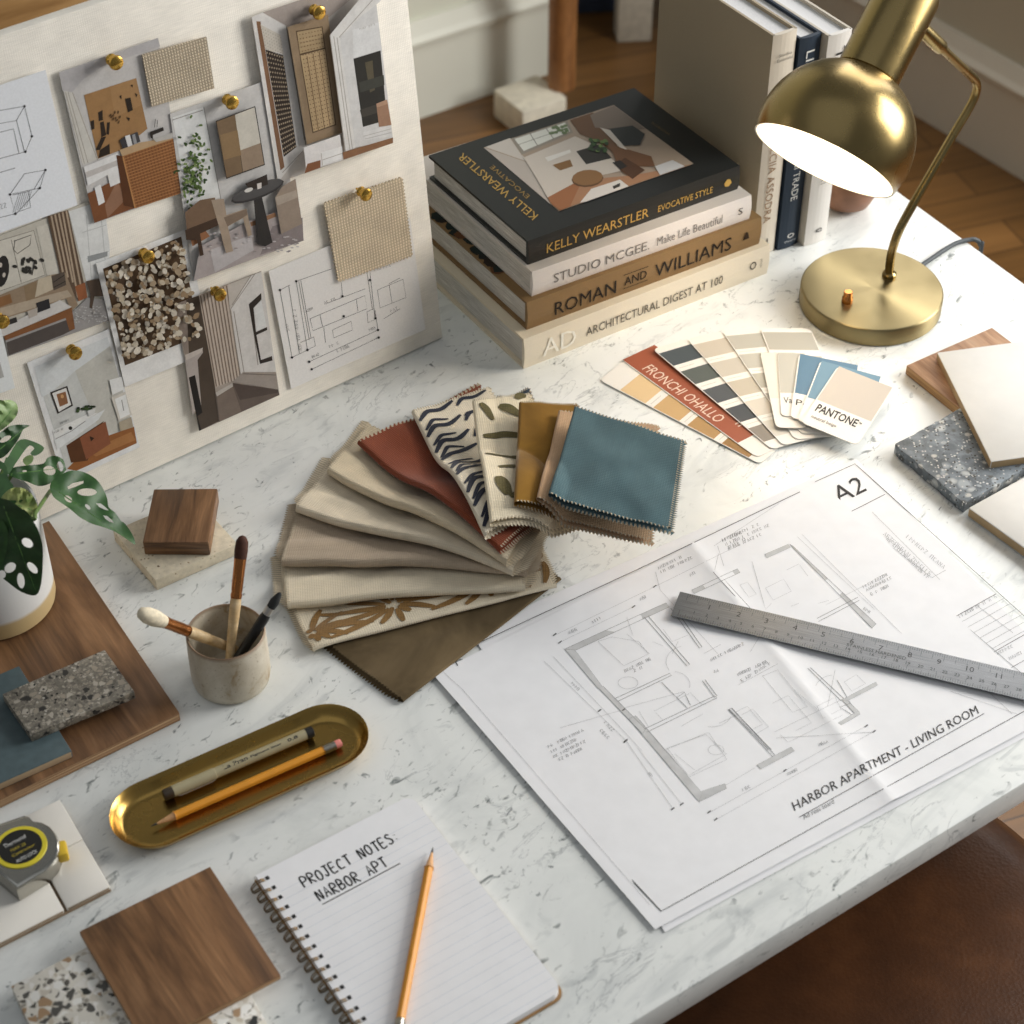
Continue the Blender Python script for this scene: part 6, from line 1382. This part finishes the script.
leaf(g7((-80, 430), (0, 385), (60, 342), (120, 327), (217, 332), (170, 362), (142, 420), (100, 482), (50, 545), (0, 575), (-80, 590)), [[(x/7.314, 380+y/7.314) for x, y in ellp(40, 432, 46, 18, -28)]], zl+.012, (-.0002, -.0005), lm[1], (g7((-40, 540))[0], g7((200, 335))[0]))
leaf(g7((-60, 150), (20, 150), (70, 145), (115, 165), (132, 212), (120, 262), (80, 310), (40, 345), (0, 372), (-60, 400)), [], zl+.02, (-.0002, -.0006), lm[2], (g7((-40, 380))[0], g7((110, 190))[0]))
leaf(g5((-60, -40), (10, -60), (80, -30), (140, 20), (190, 90), (216, 170), (220, 260), (210, 380), (182, 437), (110, 420), (40, 370), (-20, 320), (-60, 260)), [[(x/5.12, 510+y/5.12) for x, y in ellp(140, 168, 32, 22, 35)], [(x/5.12, 510+y/5.12) for x, y in ellp(166, 296, 18, 36, -42)], [(x/5.12, 510+y/5.12) for x, y in ellp(107, 362, 19, 40, -8)], [(x/5.12, 510+y/5.12) for x, y in ellp(52, 295, 32, 24, -35)], [(x/5.12, 510+y/5.12) for x, y in ellp(10, 330, 20, 22)]], zl+.022, (.0001, -.0013), lm[1], (g5((20, -20))[0], g5((185, 420))[0]))
leaf(g7((10, 860), (60, 806), (120, 784), (190, 800), (242, 850), (272, 912), (270, 985), (230, 1000), (180, 950), (100, 935), (30, 905)), [], zl+.012, (-.0002, -.0005), lm[3], (g7((30, 880))[0], g7((260, 960))[0]))
leaf(g7((-60, 600), (0, 590), (50, 640), (60, 720), (100, 780), (60, 850), (0, 900), (-60, 920)), [[(x/7.314, 380+y/7.314) for x, y in ellp(8, 668, 16, 18)]], zl+.012, (-.0002, -.0005), lm[1])
leaf(g7((-60, 900), (0, 880), (100, 880), (190, 880), (240, 940), (230, 1020), (100, 1040), (-60, 1040)), [], zl+.008, (-.0002, -.0008), lm[1])
leaf(g5((-60, 60), (0, 40), (40, 110), (30, 220), (0, 300), (-60, 310)), [], zl+.03, (.0002, -.0012), lm[0])
stem_m = plain('plant_stem', (92, 118, 58), .5)
def stem(pts): q = MB(); q.tube(smooth_path([P(*p) for p in pts], 6), .0019, 8); q.build('stem', stem_m, plant)
soilc = zb_ + ZA*(ph-.016)
def stem_to(pts): q = MB(); q.tube(smooth_path([soilc + V((rnd.uniform(-.01, .02), rnd.uniform(-.01, .01), 0))] + [P(*p) for p in pts], 6), .0018, 8); q.build('stem', stem_m, plant)
stem_to([(30, 520, zl+.012), (36, 512, zl+.008), (50, 491, zl-.028)]); stem_to([(12, 475, zl-.01)]); stem_to([(8, 458, zl+.004)]); stem_to([(-5, 452, zl+.01)]); stem_to([(-5, 430, zl+.02)]); stem_to([(6, 512, zl+.01)])
# oak sideboard along the left wall, glimpsed over the top corner of the pin board
sa = P(225, 181, -T); si = V((ld.y, -ld.x, 0)); si = si if si.dot(CAM-sa) > 0 else -si
so = V((sa.x, sa.y, 0)) + si*.035
side_w = wood('sideboard_oak', (150, 112, 66), (174, 134, 84), (192, 152, 100), math.atan2(ld.y, ld.x), 4, 40, .5, .5)
sb_ = thing('oak_sideboard', so - ld*.5 + si*.15, 'blurred light oak sideboard behind the top left corner of the pin board', 'sideboard')
mb = MB(); mb.box(so + ZA*.1, -ld*1.0, si*.30, ZA*.72); mb.build('body', side_w, sb_, bevel=.004)
mb = MB(); mb.box(so + ZA*.82 + ld*.01 - si*.005, -ld*1.02, si*.32, ZA*.022); mb.build('top_board', side_w, sb_, bevel=.003)
for k in (0, 1):
    mb = MB(); mb.box(so + ZA*.115 - ld*(.01+.495*k) + si*.3005, -ld*.485, si*.016, ZA*.69); dr = mb.build('door', side_w, sb_, bevel=.003)
    mb = MB(); kc = so + ZA*.5 - ld*(.46 if k == 0 else .54) + si*.3165; mb.lathe(kc, si, [(0, 0), (.005, 0), (.005, .012), (.012, .016), (.012, .022), (0, .024)], 20); mb.build('knob', M['brass'], dr)
for a_, b_ in ((.05, .04), (.95, .04), (.05, .26), (.95, .26)):
    mb = MB(); c = so - ld*a_ + si*b_; mb.tube([c, c + ZA*.1], [.014, .02], 14); mb.build('leg', side_w, sb_)
# ------------------------------------------------------------------ camera, light, world (filled before the small things)
def setup_view():
    cd = bpy.data.cameras.new('camera'); cam = bpy.data.objects.new('camera', cd); COL.objects.link(cam)
    cd.sensor_width = 36; cd.sensor_fit = 'HORIZONTAL'; cd.lens = FPX/1024*36
    cam.location = CAM; cam.rotation_euler = (math.pi/2 - TH, 0, 0); cd.clip_start = .05
    cd.dof.use_dof = True; cd.dof.focus_distance = 1.86; cd.dof.aperture_fstop = 8.0
    scene.camera = cam
    w = bpy.data.worlds.new('world'); scene.world = w; w.use_nodes = True; bg = w.node_tree.nodes['Background']
    bg.inputs[0].default_value = (.93, .97, 1, 1); bg.inputs[1].default_value = .16
    def area(name, loc, tgt, sx, sy, e, c):
        l = bpy.data.lights.new(name, 'AREA'); l.shape = 'RECTANGLE'; l.size = sx; l.size_y = sy; l.energy = e; l.color = c
        o = bpy.data.objects.new(name, l); COL.objects.link(o); o.location = loc; o.rotation_euler = (V(loc)-V(tgt)).to_track_quat('Z', 'Y').to_euler(); return o
    area('window_light', (2.3, .55, 1.75), (0, 0, .75), 1.2, 1.3, 78, (1, .985, .95))
    area('added_back_fill', (.98, 1.5, 1.75), (.1, 0, .75), 1.0, 1.1, 17, (1, .98, .96))  # added unseen area light: brightens the brass base's reflection and lights tops from behind
    area('sky_fill', (-.4, -1.0, 3.2), (0, .1, .75), 3, 3, 8, (.93, .96, 1))
    scene.view_settings.view_transform = 'Standard'; scene.view_settings.look = 'None'
    scene.view_settings.exposure = 0
    try: scene.cycles.use_denoising = True
    except Exception: pass
setup_view()
